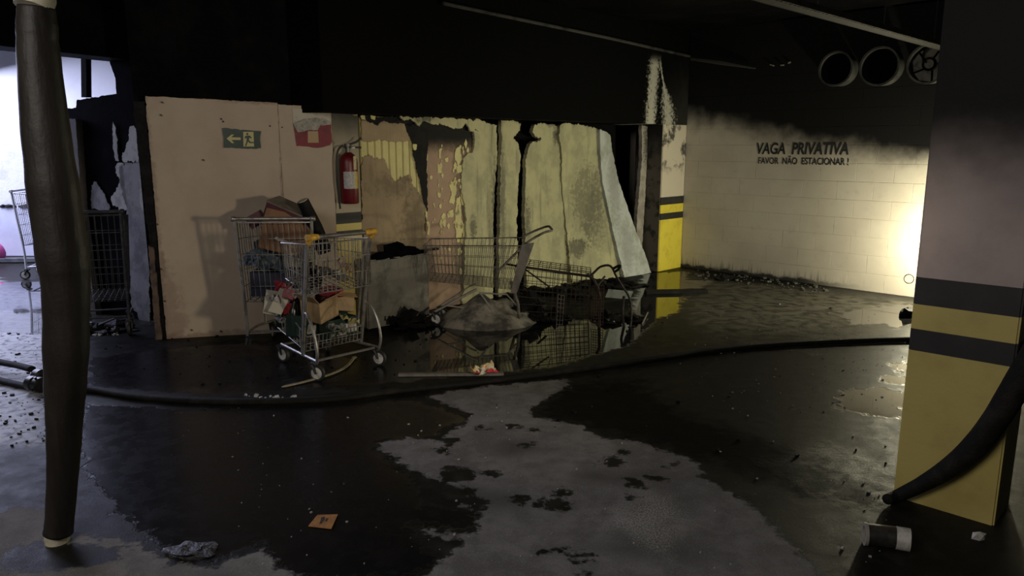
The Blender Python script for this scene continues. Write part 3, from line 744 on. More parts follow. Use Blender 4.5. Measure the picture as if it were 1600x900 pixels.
# grooved board beside the extinguisher: bared foam ribs between remains of brown skin
SKIN = stained('brown_skin', (0.34, 0.26, 0.165), (0.27, 0.21, 0.135), (0.10, 0.075, 0.05), [(sp(650, 320)[0], 0.9, 0.18, 0.45, 0.6), (sp(605, 280)[0], 1.25, 0.25, 0.12, 0.5)], 0.7, 3.0, (20, 0.1, (0.16, 0.12, 0.075), 0.6), (1.78, 1.95, 0.15), 0.2)
p2 = plane_thing(PT, 'insulated_panel', 'brown panel beside the extinguisher with bared yellow ribs', 'panel', (sp(567, 300)[0] + sp(662, 300)[0]) / 2, 0, 'panels of the burnt partition')
RIB = foam_mat('bared_foam_rib', [], (0.62, 0.57, 0.27), (0.55, 0.50, 0.25), soot=(1.9, 2.1, 0.2))
a0, a1 = sp(566, 300)[0], sp(662, 300)[0]; nr = 9
for k in range(nr):
    x0 = a0 + (a1 - a0) * k / nr; x1 = a0 + (a1 - a0) * (k + 1) / nr
    m = MB().box(((x0 + x1) / 2, 0.03, 0.935), (x1 - x0 - 0.006, 0.05, 1.87)); on_plane(PT, m, 'foam_rib', RIB, p2, bevel=0.006)
sheet(PT, 'lower_skin', [(565, 244), (577, 241), (590, 246), (601, 249), (604, 258), (609, 268), (613, 276), (617, 284), (623, 282), (627, 274), (633, 277), (639, 272), (644, 278), (646, 292), (652, 300), (659, 306), (664, 312), (665, None), (565, None)], 0.006, SKIN, p2, 0.016, 0, None, -0.008, 41)
sheet(PT, 'upper_skin', [(565, 178), (664, 182), (664, 218), (642, 220), (625, 222), (600, 219), (580, 221), (565, 219)], 0.006, SKIN, p2, 0.012, 0, None, -0.008, 42)
sheet(PT, 'charred_edge', [(636, 176), (668, 180), (668, 330), (661, 308), (658, 290), (652, 262), (648, 245), (644, 222), (634, 196)], 0.006, CHAR, p2, 0.012, 0, None, -0.016, 43)
sheet(PT, 'charred_edge', [(565, 170), (662, 174), (640, 196), (600, 190), (590, 196), (565, 186)], 0.006, CHAR, p2, 0.012, 0, None, -0.016, 44)
for k, pts in enumerate([[(551, 172), (558, 171), (559, 177), (552, 178)], [(563, 179), (570, 178), (572, 188), (565, 187)], [(579, 180), (587, 178), (586, 187), (580, 186)], [(646, 226), (651, 226), (651, 233), (647, 234)]]):
    sheet(PT, 'foam_crumb', pts, 0.01, RIB, p2, 0.008, 0, None, -0.075 if k == 0 else -0.028, 50 + k)
# pink skinned panel with flaking foam showing
PINK = stained('pink_skin', (0.36, 0.25, 0.18), (0.31, 0.215, 0.155), (0.13, 0.10, 0.075), [(sp(722, 300)[0], 1.0, 0.12, 0.9, 0.8), (sp(700, 210)[0], 1.75, 0.5, 0.16, 0.9)], 0.7, 3.5, None, (1.50, 1.70, 0.12), 0.2)
p3 = panel('pinkish panel flecked with yellow flakes of foam', 'skin', [(665, 180), (746, 183), (746, None), (665, None)], PINK, 60, 0.0, 0.06, None, 0.004)
FLAKE = foam_mat('flake_foam', [], (0.60, 0.54, 0.27), (0.52, 0.47, 0.25), streak=None, soot=(1.95, 2.2, 0.2))
fl = [[(664, 226), (668, 225), (668, 250), (666, 285), (668, 340), (667, 350), (663, 320), (664, 270)],
      [(687, 233), (690, 232), (689, 246), (686, 247)], [(683, 255), (690, 256), (691, 271), (684, 270)], [(694, 248), (701, 244), (700, 252), (696, 254)], [(713, 232), (719, 229), (721, 250), (716, 262), (710, 245)],
      [(712, 258), (722, 258), (722, 268), (715, 272)], [(702, 290), (710, 280), (713, 278), (713, 298), (709, 318), (702, 316), (706, 300)], [(713, 310), (719, 306), (722, 350), (722, 380), (714, 378), (711, 340)], [(720, 300), (727, 298), (726, 322), (722, 320)],
      [(684, 300), (688, 303), (687, 311), (684, 309)], [(700, 330), (708, 325), (708, 338), (702, 340)], [(690, 338), (695, 334), (696, 343), (691, 345)], [(723, 355), (729, 352), (730, 370), (724, 372)], [(668, 345), (672, 350), (671, 368), (668, 366)], [(676, 318), (679, 316), (680, 325), (677, 326)]]
rr = random.Random(5)
for k in range(85):
    u = rr.choice([rr.uniform(672, 735), rr.gauss(716, 7), rr.gauss(722, 5), rr.gauss(690, 4)]); u = min(736, max(669, u)); v = rr.uniform(225, 430); w = rr.choice([.6, .9, 1.3, 2.2]) * rr.uniform(.8, 1.2); h = w * rr.uniform(1.2, 3.6)
    fl.append([(u - w, v), (u, v - h), (u + w, v - h * 0.3), (u + w * 0.6, v + h), (u - w * 0.4, v + h * 0.8)])
for k, pts in enumerate(fl): sheet(PT, 'foam_flake', pts, 0.006, FLAKE, p3, 0.011 if k < 15 else 0.005, 0, None, -0.007, 70 + k)
sheet(PT, 'foam_strip', [(625, 177), (636, 179), (650, 181), (664, 183), (690, 182), (720, 184), (745, 186), (748, 203), (738, 206), (728, 196), (722, 199), (712, 200), (700, 198), (690, 194), (678, 193), (668, 189), (660, 190), (656, 197), (650, 192), (642, 188), (632, 189)], 0.02, foam_mat('strip_foam', [(sp(655, 185)[0], 1.88, 0.12, 0.06, 0.9), (sp(700, 183)[0], 1.92, 0.2, 0.035, 0.8)], soot=(1.93, 2.1, 0.1)), p3, 0.016, 0, None, -0.05, 62)
# bare foam panels, bulging and split by the heat
p4 = panel('narrow bare foam panel with crackled surface beside the pinkish panel', 'foam', [(724, 248), (731, 240), (738, 238), (740, 215), (738, 196), (742, 186), (750, 187), (763, 192), (777, 196), (779, 240), (775, 285), (770, 335), (770, None), (722, None), (727, 340), (722, 300)],
   foam_mat('foam_a', [(sp(772, 330)[0], 0.9, 0.05, 0.6, 0.75), (sp(764, 330)[0], 0.85, 0.06, 0.4, 0.45), (sp(735, 330)[0], 0.8, 0.05, 0.12, 0.8)]), 101, -0.02, 0.05, lambda x, z: 0.02 * math.sin(7 * x) - 0.01 * math.sin(3 * z))
p5 = panel('slim bare foam panel with notched neck between two dark gaps', 'foam', [(784, 188), (800, 188), (812, 193), (811, 203), (802, 211), (801, 216), (808, 224), (811, 240), (811, 262), (807, 300), (806, 345), (808, None), (780, None), (783, 260), (785, 220)],
   foam_mat('foam_b', [(sp(783, 340)[0], 0.8, 0.04, 0.7, 0.6), (sp(811, 340)[0], 0.8, 0.03, 0.3, 0.7)]), 102, -0.03, 0.05, lambda x, z: 0.018 * math.sin(9 * x + 1))
p6 = panel('broad bare foam panel with burnt notch at its top left', 'foam', [(820, 247), (824, 230), (832, 222), (845, 220), (848, 216), (838, 213), (831, 206), (834, 196), (846, 192), (862, 194), (873, 196), (876, 215), (878, 280), (882, 350), (886, None), (818, None), (816, 345), (819, 290), (818, 268)],
   foam_mat('foam_c', [(sp(818, 350)[0], 0.72, 0.06, 0.3, 0.8), (sp(867, 215)[0], 1.74, 0.05, 0.14, 0.85), (sp(862, 200)[0], 1.86, 0.12, 0.04, 0.7)]), 103, -0.04, 0.05, lambda x, z: 0.03 * math.sin(6 * x) - 0.03 * max(0, 1 - z))
p7 = panel('widest bare foam panel with dark speckled stain, beside the leaning one', 'foam', [(875, 196), (886, 193), (905, 194), (925, 197), (934, 202), (937, 218), (939, 236), (945, 290), (954, 350), (968, None), (886, None), (882, 330), (878, 270), (878, 240), (873, 215)],
   foam_mat('foam_d', [(sp(912, 310)[0], 0.95, 0.28, 0.45, 0.62), (sp(895, 375)[0], 0.42, 0.2, 0.12, 0.85), (sp(925, 340)[0], 0.7, 0.22, 0.35, 0.5)]), 104, -0.05, 0.05, lambda x, z: 0.03 * math.sin(5 * x + 2) - 0.10 * max(0, 1 - z))
p8 = panel('pale bluish panel leaning out next to the dark gap', 'foam', [(938, 202), (948, 206), (956, 212), (958, 230), (964, 262), (970, 295), (976, 325), (984, 362), (992, 392), (1001, None), (962, None), (948, 330), (942, 280), (938, 240)],
   foam_mat('foam_e', [(sp(950, 280)[0], 1.3, 0.10, 0.7, 0.5), (sp(992, 395)[0], 0.2, 0.06, 0.2, 0.5), (sp(960, 380)[0], 0.4, 0.12, 0.3, 0.45)], (0.46, 0.48, 0.47), (0.31, 0.33, 0.29), (0.20, 0.20, 0.19), (16, 0.08, (0.5, 0.52, 0.5), 0.6)), 105, -0.10, 0.05, lambda x, z: 0.02 * math.sin(6 * x) - 0.16 * max(0, 1.2 - z) / 1.2, 0.008)
o = sheet(PT, 'charred_backing', [(560, 176), (962, 180), (962, None), (560, None)], 0.03, SOOT, None, 0.0, 0, None, 0.12)
tag(o, 'charred black backing sheet showing through the panel gaps', 'backing sheet')
o = sheet(PT, 'door_jamb', [(1003, 194), (1012, 197), (1011, 250), (1007, 330), (1002, 405), (999, None), (992, None), (996, 330), (1003, 250)], 0.05, stained('jamb_paint', (0.36, 0.33, 0.29), (0.24, 0.215, 0.18), (0.03, 0.028, 0.025), [(sp(1008, 330)[0] + 0.02, 1.0, 0.035, 1.2, 0.9), (sp(1005, 220)[0], 1.7, 0.1, 0.35, 0.85)], 0.7, 8), None, 0.008, 0, None, -0.08, 111)
tag(o, 'scorched thin white door jamb against the far pillar', 'door jamb')
o = tag(MB().tube([PT.world(-0.75, 0.45, 0.98), PT.world(0.1, 0.45, 0.98)], 0.02, 6).obj('rail', M('dim_rail', (0.10, 0.095, 0.08), 0.6)), 'dim horizontal rail inside the dark gap', 'rail')

# ---- concrete plinth in front of the panels with burnt clothes on it
pf = -0.26
c0 = PT.px(572, 400, pf)[0]; c1 = PT.px(672, 440, pf)[0]; zt = PT.px(660, 397, pf)[1]
pl_t = plane_thing(PT, 'concrete_plinth', 'low grey concrete block with burnt cloth on top', 'plinth', (c0 + c1) / 2)
on_plane(PT, MB().box(((c0 + c1) / 2, pf + 0.1, zt / 2), (c1 - c0, 0.18, zt)), 'block_body', CONCRETE, pl_t, bevel=0.012)
m = MB()
x_, y_ = PT.px(625, 390, pf + 0.09)
for k, (dx, sx, sz) in enumerate([(-0.14, 0.16, 0.05), (0.0, 0.13, 0.11), (0.12, 0.13, 0.06), (0.22, 0.1, 0.03)]): m.lump((x_ + dx - 0.02, pf + 0.09, zt - 0.012), (sx, 0.08, sz), 3 + k, 2, 0.5)
o = m.obj('burnt_cloth', CHARBLUE, None, True, loc=PT.world(0, 0, 0), rot=(0, 0, PT.a)); tag(o, 'crumpled black burnt cloth on the concrete block', 'cloth')
o = tag(MB().box((x_ + 0.33, pf + 0.07, zt + 0.02), (0.2, 0.04, 0.018)).obj('charred_stick', CHAR, None, loc=PT.world(0, 0, 0), rot=(0, 0, PT.a)), 'short charred stick on the end of the concrete block', 'stick')

# ---- fire extinguisher on the narrow pillar
eo = lpo - 0.09
xs_, zb_ = PT.px(547, 318, eo); zt_ = PT.px(547, 238, eo)[1]
fe = plane_thing(PT, 'fire_extinguisher', 'red fire extinguisher hanging on the narrow pillar', 'extinguisher', xs_, zb_)
H = zt_ - zb_; R = 0.078
RED = M('extinguisher_red', (0.115, 0.005, 0.009), 0.4, col2=(0.08, 0.004, 0.007), scale=10)
m = MB().lathe([(R * .9, 0), (R, 0.012), (R, H * .8), (R * .93, H * .88), (R * .7, H * .95), (R * .35, H)], 24, (xs_, eo, zb_)); on_plane(PT, m, 'cylinder', RED, fe, True)
def curved(a0, a1, z0, z1, rr_):
    m = MB(); n = 10
    for k in range(n + 1):
        a = a0 + (a1 - a0) * k / n
        m.v += [(xs_ + rr_ * math.cos(a), eo + rr_ * math.sin(a), zb_ + z0), (xs_ + rr_ * math.cos(a), eo + rr_ * math.sin(a), zb_ + z1)]
    for k in range(n): m.f.append((2 * k, 2 * k + 2, 2 * k + 3, 2 * k + 1))
    return m
on_plane(PT, curved(-2.75, -1.5, H * .30, H * .63, R + .0015), 'label_white', M('label_grey', (0.42, 0.42, 0.42), 0.5, col2=(0.25, 0.25, 0.26), scale=70), fe)
on_plane(PT, curved(-1.5, -0.95, H * .30, H * .63, R + .0015), 'label_yellow', M('label_yellow', (0.5, 0.36, 0.05), 0.5, col2=(0.3, 0.25, 0.1), scale=60), fe)
on_plane(PT, curved(-1.6, -1.15, H * .67, H * .93, R + .0025), 'seal_sticker', M('sticker', (0.45, 0.40, 0.22), 0.5, col2=(0.3, 0.26, 0.12), scale=60), fe)
m = MB().lathe([(0.022, 0), (0.022, 0.05), (0.03, 0.052), (0.03, 0.075)], 12, (xs_, eo, zb_ + H - 0.005)); on_plane(PT, m, 'valve', M('valve_metal', (0.12, 0.115, 0.1), 0.4, 0.6), fe, True)
m = MB().tube([(xs_ - 0.01, eo - 0.01, zb_ + H + .06), (xs_ + 0.05, eo - 0.05, zb_ + H + .085), (xs_ + 0.09, eo - 0.075, zb_ + H + .12)], 0.009, 6); m.tube([(xs_ - 0.01, eo - 0.01, zb_ + H + .045), (xs_ + 0.09, eo - 0.07, zb_ + H + .04)], 0.008, 6)
on_plane(PT, m, 'lever', BLACKP, fe, True)
m = MB().lathe([(0.018, 0), (0.018, 0.016)], 12, (xs_ + 0.03, eo - 0.035, zb_ + H + 0.03)); on_plane(PT, m, 'gauge', WHEELWHITE, fe, True)
m = MB().tube(smooth_path([(xs_ - 0.02, eo, zb_ + H + .04), (xs_ - 0.07, eo - 0.01, zb_ + H + .05), (xs_ - 0.115, eo - 0.01, zb_ + H - 0.02), (xs_ - 0.12, eo, zb_ + H * .5), (xs_ - 0.11, eo, zb_ + 0.08), (xs_ - 0.10, eo, zb_ - 0.04)]), 0.009, 8); on_plane(PT, m, 'discharge_hose', RUBBER, fe, True)
m = MB().box((xs_, eo + R - 0.004, zb_ + H * .75), (0.05, 0.03, 0.12)); on_plane(PT, m, 'wall_bracket', BLACKP, fe)

# ---- slotted tray under the ceiling
tr0 = Vector((0.9, 4.25, 2.5)); tr1 = Vector((4.15, 7.35, 2.5)); dd = tr1 - tr0; L = dd.length
ct = thing('cable_tray', 'slotted metal cable tray under the ceiling at upper right', 'cable tray', tr0, math.atan2(dd.y, dd.x))
TRAY = M('tray_metal', (0.07, 0.064, 0.046), 0.6, 0.2, col2=(0.02, 0.019, 0.014), scale=9); TRAYD = M('tray_dark', (0.02, 0.018, 0.015), 0.6)
MB().box((L / 2, 0, 0.012), (L, 0.11, 0.006)).obj('tray_bottom', TRAYD, ct)
for s_ in (-1, 1): MB().box((L / 2, s_ * 0.055, 0.03), (L, 0.006, 0.045)).obj('tray_side', TRAY if s_ < 0 else TRAYD, ct)
MB().box((L / 2, -0.068, 0.004), (L, 0.03, 0.006)).obj('slotted_flange', TRAY, ct)
m = MB()
for k in range(int(L / 0.06)): m.box((k * 0.06 + 0.03, -0.068, 0.0), (0.03, 0.012, 0.004))
tag(m.obj('slots', TRAYD, ct), kind='stuff')
for k in range(4): MB().tube([(0.5 + k * 1.2, 0.0, 0.05), (0.5 + k * 1.2, 0.0, 0.56)], 0.006, 6).obj('hanger_rod', TRAYD, ct)

# ================================================================== SHOPPING CARTS
def caster(th, x, y, zax=0.06, r=0.058, steer=0.0, wheel=True, fork_mat=BLACKP, wm=WHEELWHITE, top=0.13):
    ca = bpy.data.objects.new('caster', None); COL.objects.link(ca); ca.parent = th; ca.location = (x, y, 0); ca.rotation_euler = (0, 0, steer); ca.empty_display_size = 0.03
    m = MB()
    for s_ in (-1, 1):
        m.tube([(s_ * 0.021, 0.0, zax - 0.005), (s_ * 0.021, 0.012, zax + 0.03), (s_ * 0.019, 0.03, top - 0.012)], [0.007, 0.011, 0.013], 6)
    m.box((0, 0.028, top - 0.008), (0.052, 0.05, 0.016))
    m.obj('fork', fork_mat, ca)
    if wheel:
        ry = Matrix.Rotation(math.pi / 2, 3, 'Y')
        MB().lathe([(r * .72, -0.013), (r * .95, -0.013), (r, -0.007), (r, 0.007), (r * .95, 0.013), (r * .72, 0.013)], 22, (0, 0, r), ry).obj('tyre', RUBBER, ca, True)
        MB().lathe([(r * .1, -0.0155), (r * .72, -0.014), (r * .72, 0.014), (r * .1, 0.0155)], 18, (0, 0, r), ry).obj('wheel_disc', wm, ca, True)
    return ca

def deep_cart(label, loc, rz, w=0.54, zt=1.0, zb=0.40, L=0.52, wire=WIRE, frame=GALV, cap=None, wheels=(1, 1, 1, 1), wf=0.44, group='shopping carts in the garage', bar=None, nu=13, wm=WHEELWHITE, sag=0.0):
    """one deep wire basket, handle at local y = 0, front towards +y"""
    th = thing('shopping_cart', label, 'shopping cart', loc, rz, group)
    h = w / 2; hf = wf / 2; hb = h - 0.035
    A = {'rtl': (-h + .02, .02, zt - .03), 'rtr': (h - .02, .02, zt - .03), 'rbl': (-hb, .06, zb), 'rbr': (hb, .06, zb),
         'ftl': (-hf, L, zt - .07), 'ftr': (hf, L, zt - .07 - sag), 'fbl': (-hf + .03, L - .05, zb + .05), 'fbr': (hf - .03, L - .05, zb + .05 - sag)}
    r = 0.0032
    MB().wires(A['rbl'], A['rbr'], A['rtr'], A['rtl'], nu, 5, r).obj('rear_grid', wire, th)
    MB().wires(A['fbl'], A['fbr'], A['ftr'], A['ftl'], nu - 2, 5, r).obj('front_grid', wire, th)
    MB().wires(A['rbl'], A['fbl'], A['ftl'], A['rtl'], 11, 5, r).obj('side_grid', wire, th)
    MB().wires(A['rbr'], A['fbr'], A['ftr'], A['rtr'], 11, 5, r).obj('side_grid', wire, th)
    MB().wires(A['rbl'], A['rbr'], A['fbr'], A['fbl'], 9, 8, r).obj('basket_floor', wire, th)
    MB().tube([A['rtl'], A['rtr'], A['ftr'], A['ftl']], 0.006, 6, True).obj('rim', frame, th)
    hd = MB().tube([(-h, 0, zt), (h, 0, zt)], 0.014, 10).obj('handle', bar or frame, th, True)
    for s_ in (-1, 1):
        MB().lathe([(0.016, -0.02), (0.021, -0.012), (0.021, 0.012), (0.016, 0.02)], 12, (s_ * h, 0, zt), Matrix.Rotation(math.pi / 2, 3, 'Y')).obj('end_cap', cap or frame, hd, True)
    for s_ in (-1, 1):
        MB().tube(smooth_path([(s_ * (h - .01), 0.0, zt - .01), (s_ * (h - .02), 0.02, zt * .7), (s_ * (hb + .005), 0.05, zb - .04), (s_ * hb, 0.05, 0.2), (s_ * hb, 0.05, 0.12)], 4), 0.0125, 8).obj('post', frame, th, True)
        MB().tube(smooth_path([(s_ * hb, 0.05, 0.15), (s_ * (hb - .02), L * .5, 0.16), (s_ * (hf - .04), L, 0.145)], 4), 0.011, 8).obj('chassis_tube', frame, th, True)
    MB().tube([(-hb, 0.08, 0.155), (hb, 0.08, 0.155)], 0.009, 6).obj('cross_tube', frame, th); MB().tube([(-hf + .04, L - .02, 0.15), (hf - .04, L - .02, 0.15)], 0.009, 6).obj('cross_tube', frame, th)
    for s_ in (-1, 1): MB().tube([(s_ * hb * .8, L * .75, 0.155), (s_ * hb * .8, L * .7, zb + .02)], 0.009, 6).obj('stay', frame, th)
    for k, (x, y) in enumerate([(-hb, 0.03), (hb, 0.03), (-hf + .04, L - .02), (hf - .04, L - .02)]):
        caster(th, x, y, steer=0.5 * (k - 1), wheel=bool(wheels[k]), wm=wm)
    return th

# deep cart loaded with boxes in front of the beige board
CA = Vector((-1.83, 5.66, 0)); CAr = math.radians(3)
deep_cart('loaded deep wire cart with grey handle in front of beige board', CA, CAr, 0.60, 1.06, 0.40, 0.50, WIRE, GALV, wheels=(0, 1, 1, 1))
# blackened cart by the burnt partition
deep_cart('blackened burnt cart standing against the burnt partition', (-3.52, 6.13, 0), math.radians(17), 0.52, 1.07, 0.30, 0.46, BLACKWIRE, BLACKWIRE, wheels=(1, 1, 0, 0), wm=BLACKP, nu=10)
# cart out in the bright yard
deep_cart('bare metal cart out in the bright yard beyond the pipe', (-6.05, 9.15, 0), math.radians(-78), 0.5, 1.08, 0.42, 0.72, GALV, M('pale_galvanised', (0.55, 0.55, 0.58), 0.5, 0.3), nu=9)

# two-tier cart in front
CB = Vector((-1.17, 5.12, 0)); fB = math.atan2(0.70, -0.71) - math.pi / 2
cb = thing('shopping_cart', 'two-tier wire cart with yellow handle ends, full of rubbish', 'shopping cart', CB, fB, 'shopping carts in the garage')
w = 0.26; r = 0.0032
def P3(x, y, z): return (x, y, z)
U = dict(a=(-w + .01, .07, .60), b=(w - .01, .07, .60), c=(w - .01, .05, .95), d=(-w + .01, .05, .95), e=(-w + .05, .46, .66), f=(w - .05, .46, .66), g=(w - .04, .48, .92), h=(-w + .04, .48, .92))
def basket(parent, q, nu, nv, nl, nm='basket'):
    MB().wires(q['a'], q['b'], q['c'], q['d'], nu, nv, r).obj('rear_grid', WIRE, parent)
    MB().wires(q['e'], q['f'], q['g'], q['h'], nu - 1, nv, r).obj('front_grid', WIRE, parent)
    MB().wires(q['a'], q['e'], q['h'], q['d'], nl, nv, r).obj('side_grid', WIRE, parent)
    MB().wires(q['b'], q['f'], q['g'], q['c'], nl, nv, r).obj('side_grid', WIRE, parent)
    MB().wires(q['a'], q['b'], q['f'], q['e'], 9, 7, r).obj('floor_grid', WIRE, parent)
    MB().tube([q['d'], q['c'], q['g'], q['h']], 0.0055, 6, True).obj('rim', GALV, parent)
    MB().tube([q['a'], q['b'], q['f'], q['e']], 0.005, 6, True).obj('lower_rim', GALV, parent)
def sub(parent, nm):
    o = bpy.data.objects.new(nm, None); o.empty_display_size = 0.05; COL.objects.link(o); o.parent = parent; return o
basket(sub(cb, 'upper_basket'), U, 14, 3, 10)
Lw = dict(a=(-w + .03, .19, .17), b=(w - .03, .19, .17), c=(w - .03, .17, .28), d=(-w + .03, .17, .28), e=(-.14, .76, .23), f=(.12, .76, .23), g=(.13, .79, .50), h=(-.15, .79, .50))
basket(sub(cb, 'lower_basket'), Lw, 14, 2, 10)
hd = MB().tube([(-w - .0, .02, 1.0), (w + .0, .02, 1.0)], 0.015, 10).obj('handle', GALV, cb, True)
for s_ in (-1, 1):
    m = MB().tube([(s_ * (w - .07), .02, 1.0), (s_ * (w - .02), .02, 1.0), (s_ * (w + .02), .02, 1.0)], [0.019, 0.026, 0.024], 10)
    m.tube([(s_ * (w - .005), .02, 1.0), (s_ * (w - .005), .045, .955)], [0.026, 0.018], 8); m.obj('end_cap', YPLASTIC, hd, True)
    MB().tube([(s_ * (w - .003), .05, .965), (s_ * (w - .005), .07, .88), (s_ * (w - .01), .14, .5), (s_ * (w - .015), .21, .14)], 0.0135, 8).obj('post', GALV, cb, True)
    MB().tube([(s_ * (w - .015), .11, .94), (s_ * (w - .02), .17, .6), (s_ * (w - .025), .25, .15)], 0.008, 6).obj('inner_post', GALV, cb, True)
    MB().tube(smooth_path([(s_ * (w - .01), .145, .46), (s_ * (w - .0), .09, .45), (s_ * (w + .005), .02, .36), (s_ * (w + .005), -.02, .22), (s_ * (w + .0), .0, .13)], 5), 0.011, 8).obj('bumper_tube', GALV, cb, True)
    MB().tube([(s_ * w, -.01, .14), (s_ * (w - .03), .3, .14), (s_ * (w - .06), .6, .14)], 0.011, 8).obj('chassis_tube', GALV, cb, True)
MB().tube([(-w + .02, .03, .135), (w - .02, .03, .135)], 0.010, 6).obj('cross_tube', GALV, cb); MB().tube([(-w + .06, .58, .14), (w - .06, .58, .14)], 0.010, 6).obj('cross_tube', GALV, cb)
for k, (x, y) in enumerate([(-w, 0), (w, 0), (-w + .07, .60), (w - .07, .60)]): caster(cb, x, y, steer=[0.5, 0.4, 0.2, -0.3][k])

# large cart standing before the foam panels, sunk at the handle end
CC = Vector((-0.33, 6.74, 0)); cc = thing('shopping_cart', 'sooty wide cart seen from the side before the foam panels', 'shopping cart', CC, math.radians(4), 'shopping carts in the garage')
q = dict(nl=(-.47, -.24, .745), fl=(-.42, .22, .75), nr=(.44, -.24, .735), fr=(.46, .22, .755), bnl=(-.42, -.19, .42), bfl=(-.38, .17, .43), bnr=(.34, -.19, .33), bfr=(.34, .17, .36))
MB().wires(q['bnl'], q['bnr'], q['nr'], q['nl'], 26, 4, .003).obj('side_grid', WIREDUST, cc)
MB().wires(q['bfl'], q['bfr'], q['fr'], q['fl'], 22, 4, .003).obj('side_grid', WIREDUST, cc)
MB().wires(q['bnl'], q['bfl'], q['fl'], q['nl'], 9, 4, .003).obj('front_grid', WIREDUST, cc)
MB().wires(q['bnl'], q['bnr'], q['bfr'], q['bfl'], 18, 9, .003).obj('basket_floor', WIREDUST, cc)
MB().tube([q['nl'], q['nr'], q['fr'], q['fl']], .006, 6, True).obj('rim', WIREDUST, cc)
MB().tube(smooth_path([(.18, -.235, .50), (.32, -.23, .64), (.45, -.21, .76), (.60, -.19, .845), (.68, -.14, .86), (.69, 0, .865), (.67, .16, .865), (.52, .21, .80), (.44, .22, .75)], 4), .011, 8).obj('handle', WIREDUST, cc, True)
link('seat_flap', sheet_mesh([(.30, .31), (.355, .31), (.50, .73), (.51, .765), (.40, .75)], .012, 0, None, -.255), M('dusty_plate', (.17, .155, .135), .7, col2=(.11, .10, .085), scale=8), cc)
PALEB = M('pale_bar', (.30, .285, .25), .55, .2, col2=(.2, .19, .17), scale=12)
for k, y in enumerate((-.13, .12)):
    MB().tube([(-.43 + .05 * k, y, .10), (-.05, y * 1.2, .31), (.0, y * 1.2, .33)], .02 if k == 0 else .014, 6, flat=.6).obj('chassis_bar', PALEB, cc)
    MB().tube([(.33, y * 1.5, .34), (.37, y * 1.6, .2), (.385, y * 1.6, .02)], .014, 6).obj('rear_leg', WIREDUST, cc)
for p_ in ([(.02, -.17, .30), (.27, -.17, .285), (.36, -.17, .18)], [(.03, -.17, .30), (.14, -.19, .14), (.22, -.2, .05)], [(-.28, -.15, .185), (-.12, -.15, .16), (-.2, -.15, .08)]): MB().tube(p_, .008, 6).obj('stay', PALEB, cc)
caster(cc, -.37, -.14, steer=1.15); caster(cc, -.31, .06, steer=1.0)

# burnt cart collapsed on the wet floor
CD = Vector((0.45, 6.9, 0)); cd = thing('shopping_cart', 'rusty collapsed cart lying burnt in the puddle beside the foam panels', 'shopping cart', CD, 0.0, 'shopping carts in the garage')
def D(u, v, Y): return at(u, v, Y) - CD
rz_ = (.002, )
def gone(kind, t_): return False
A_ = [(-.44, -.22, .04), (.26, -.22, .02), (.28, -.2, .42), (-.42, -.2, .52)]
MB().wires(A_[0], A_[1], A_[2], A_[3], 16, 7, .0035, skip=lambda k, t_: k == 'u' and 0.12 < t_ < 0.5 and True).obj('side_grid', RUST, cd)
MB().wires((-.4, .25, .05), (.3, .25, .03), (.32, .24, .44), (-.36, .24, .53), 16, 9, .003).obj('side_grid', RUST, cd)
MB().wires((.26, -.22, .02), (.3, .25, .03), (.32, .24, .44), (.28, -.2, .42), 8, 8, .0035).obj('end_grid', RUST, cd)
MB().wires((-.42, -.2, .52), (.28, -.2, .42), (.32, .24, .44), (-.36, .24, .53), 7, 5, .004).obj('upper_grid', RUST, cd)
MB().tube([(-.50, -.2, .545), (-.42, -.2, .53), (.30, -.2, .43)], .010, 6).obj('rail', RUST, cd); MB().tube([(-.36, -.2, .52), (-.1, -.21, .33)], .008, 6).obj('rail', RUST, cd)
m = MB().tube(smooth_path([D(922, 432, 6.65), D(930, 424, 6.65), D(938, 417, 6.65), D(950, 414.5, 6.65), D(957, 419, 6.65), D(962, 430, 6.65), D(972, 447, 6.65), D(982, 462, 6.65), D(986, 480, 6.6), D(986, 500, 6.55), D(984, 513, 6.5)], 3), .011, 8)
m.obj('handle_tube', RUST, cd, True)
MB().tube(smooth_path([D(958, 420, 6.65), D(963, 417, 6.65), D(969, 415, 6.65), D(966, 421, 6.65), D(960, 425, 6.65)], 3), [.012] * 13, 6).obj('melted_grip', CHAR, cd, True)
MB().tube([D(917, 428, 6.65), D(927, 436, 6.65), D(934, 450, 6.65), D(938, 470, 6.62), D(936, 512, 6.5)], .014, 6).obj('frame_tube', RUST, cd, True); MB().tube([D(945, 432, 6.9), D(933, 447, 6.8)], .010, 6).obj('frame_tube', RUST, cd, True)
MB().tube([D(975, 463, 6.65), D(972, 485, 6.6), D(975, 513, 6.5)], .013, 6).obj('rear_leg', RUST, cd, True)
MB().wires(D(924, 508, 6.5), D(942, 508, 6.48), D(944, 446, 6.62), D(926, 446, 6.66), 5, 12, .003).obj('flap_grid', M('rust_brown', (.10, .05, .035), .7, .2, col2=(.04, .025, .02), scale=20), cd)
MB().wires(D(869, 520, 6.35), D(878, 520, 6.35), D(882, 462, 6.4), D(872, 460, 6.4), 2, 9, .003).obj('torn_grid', WIREDUST, cd)

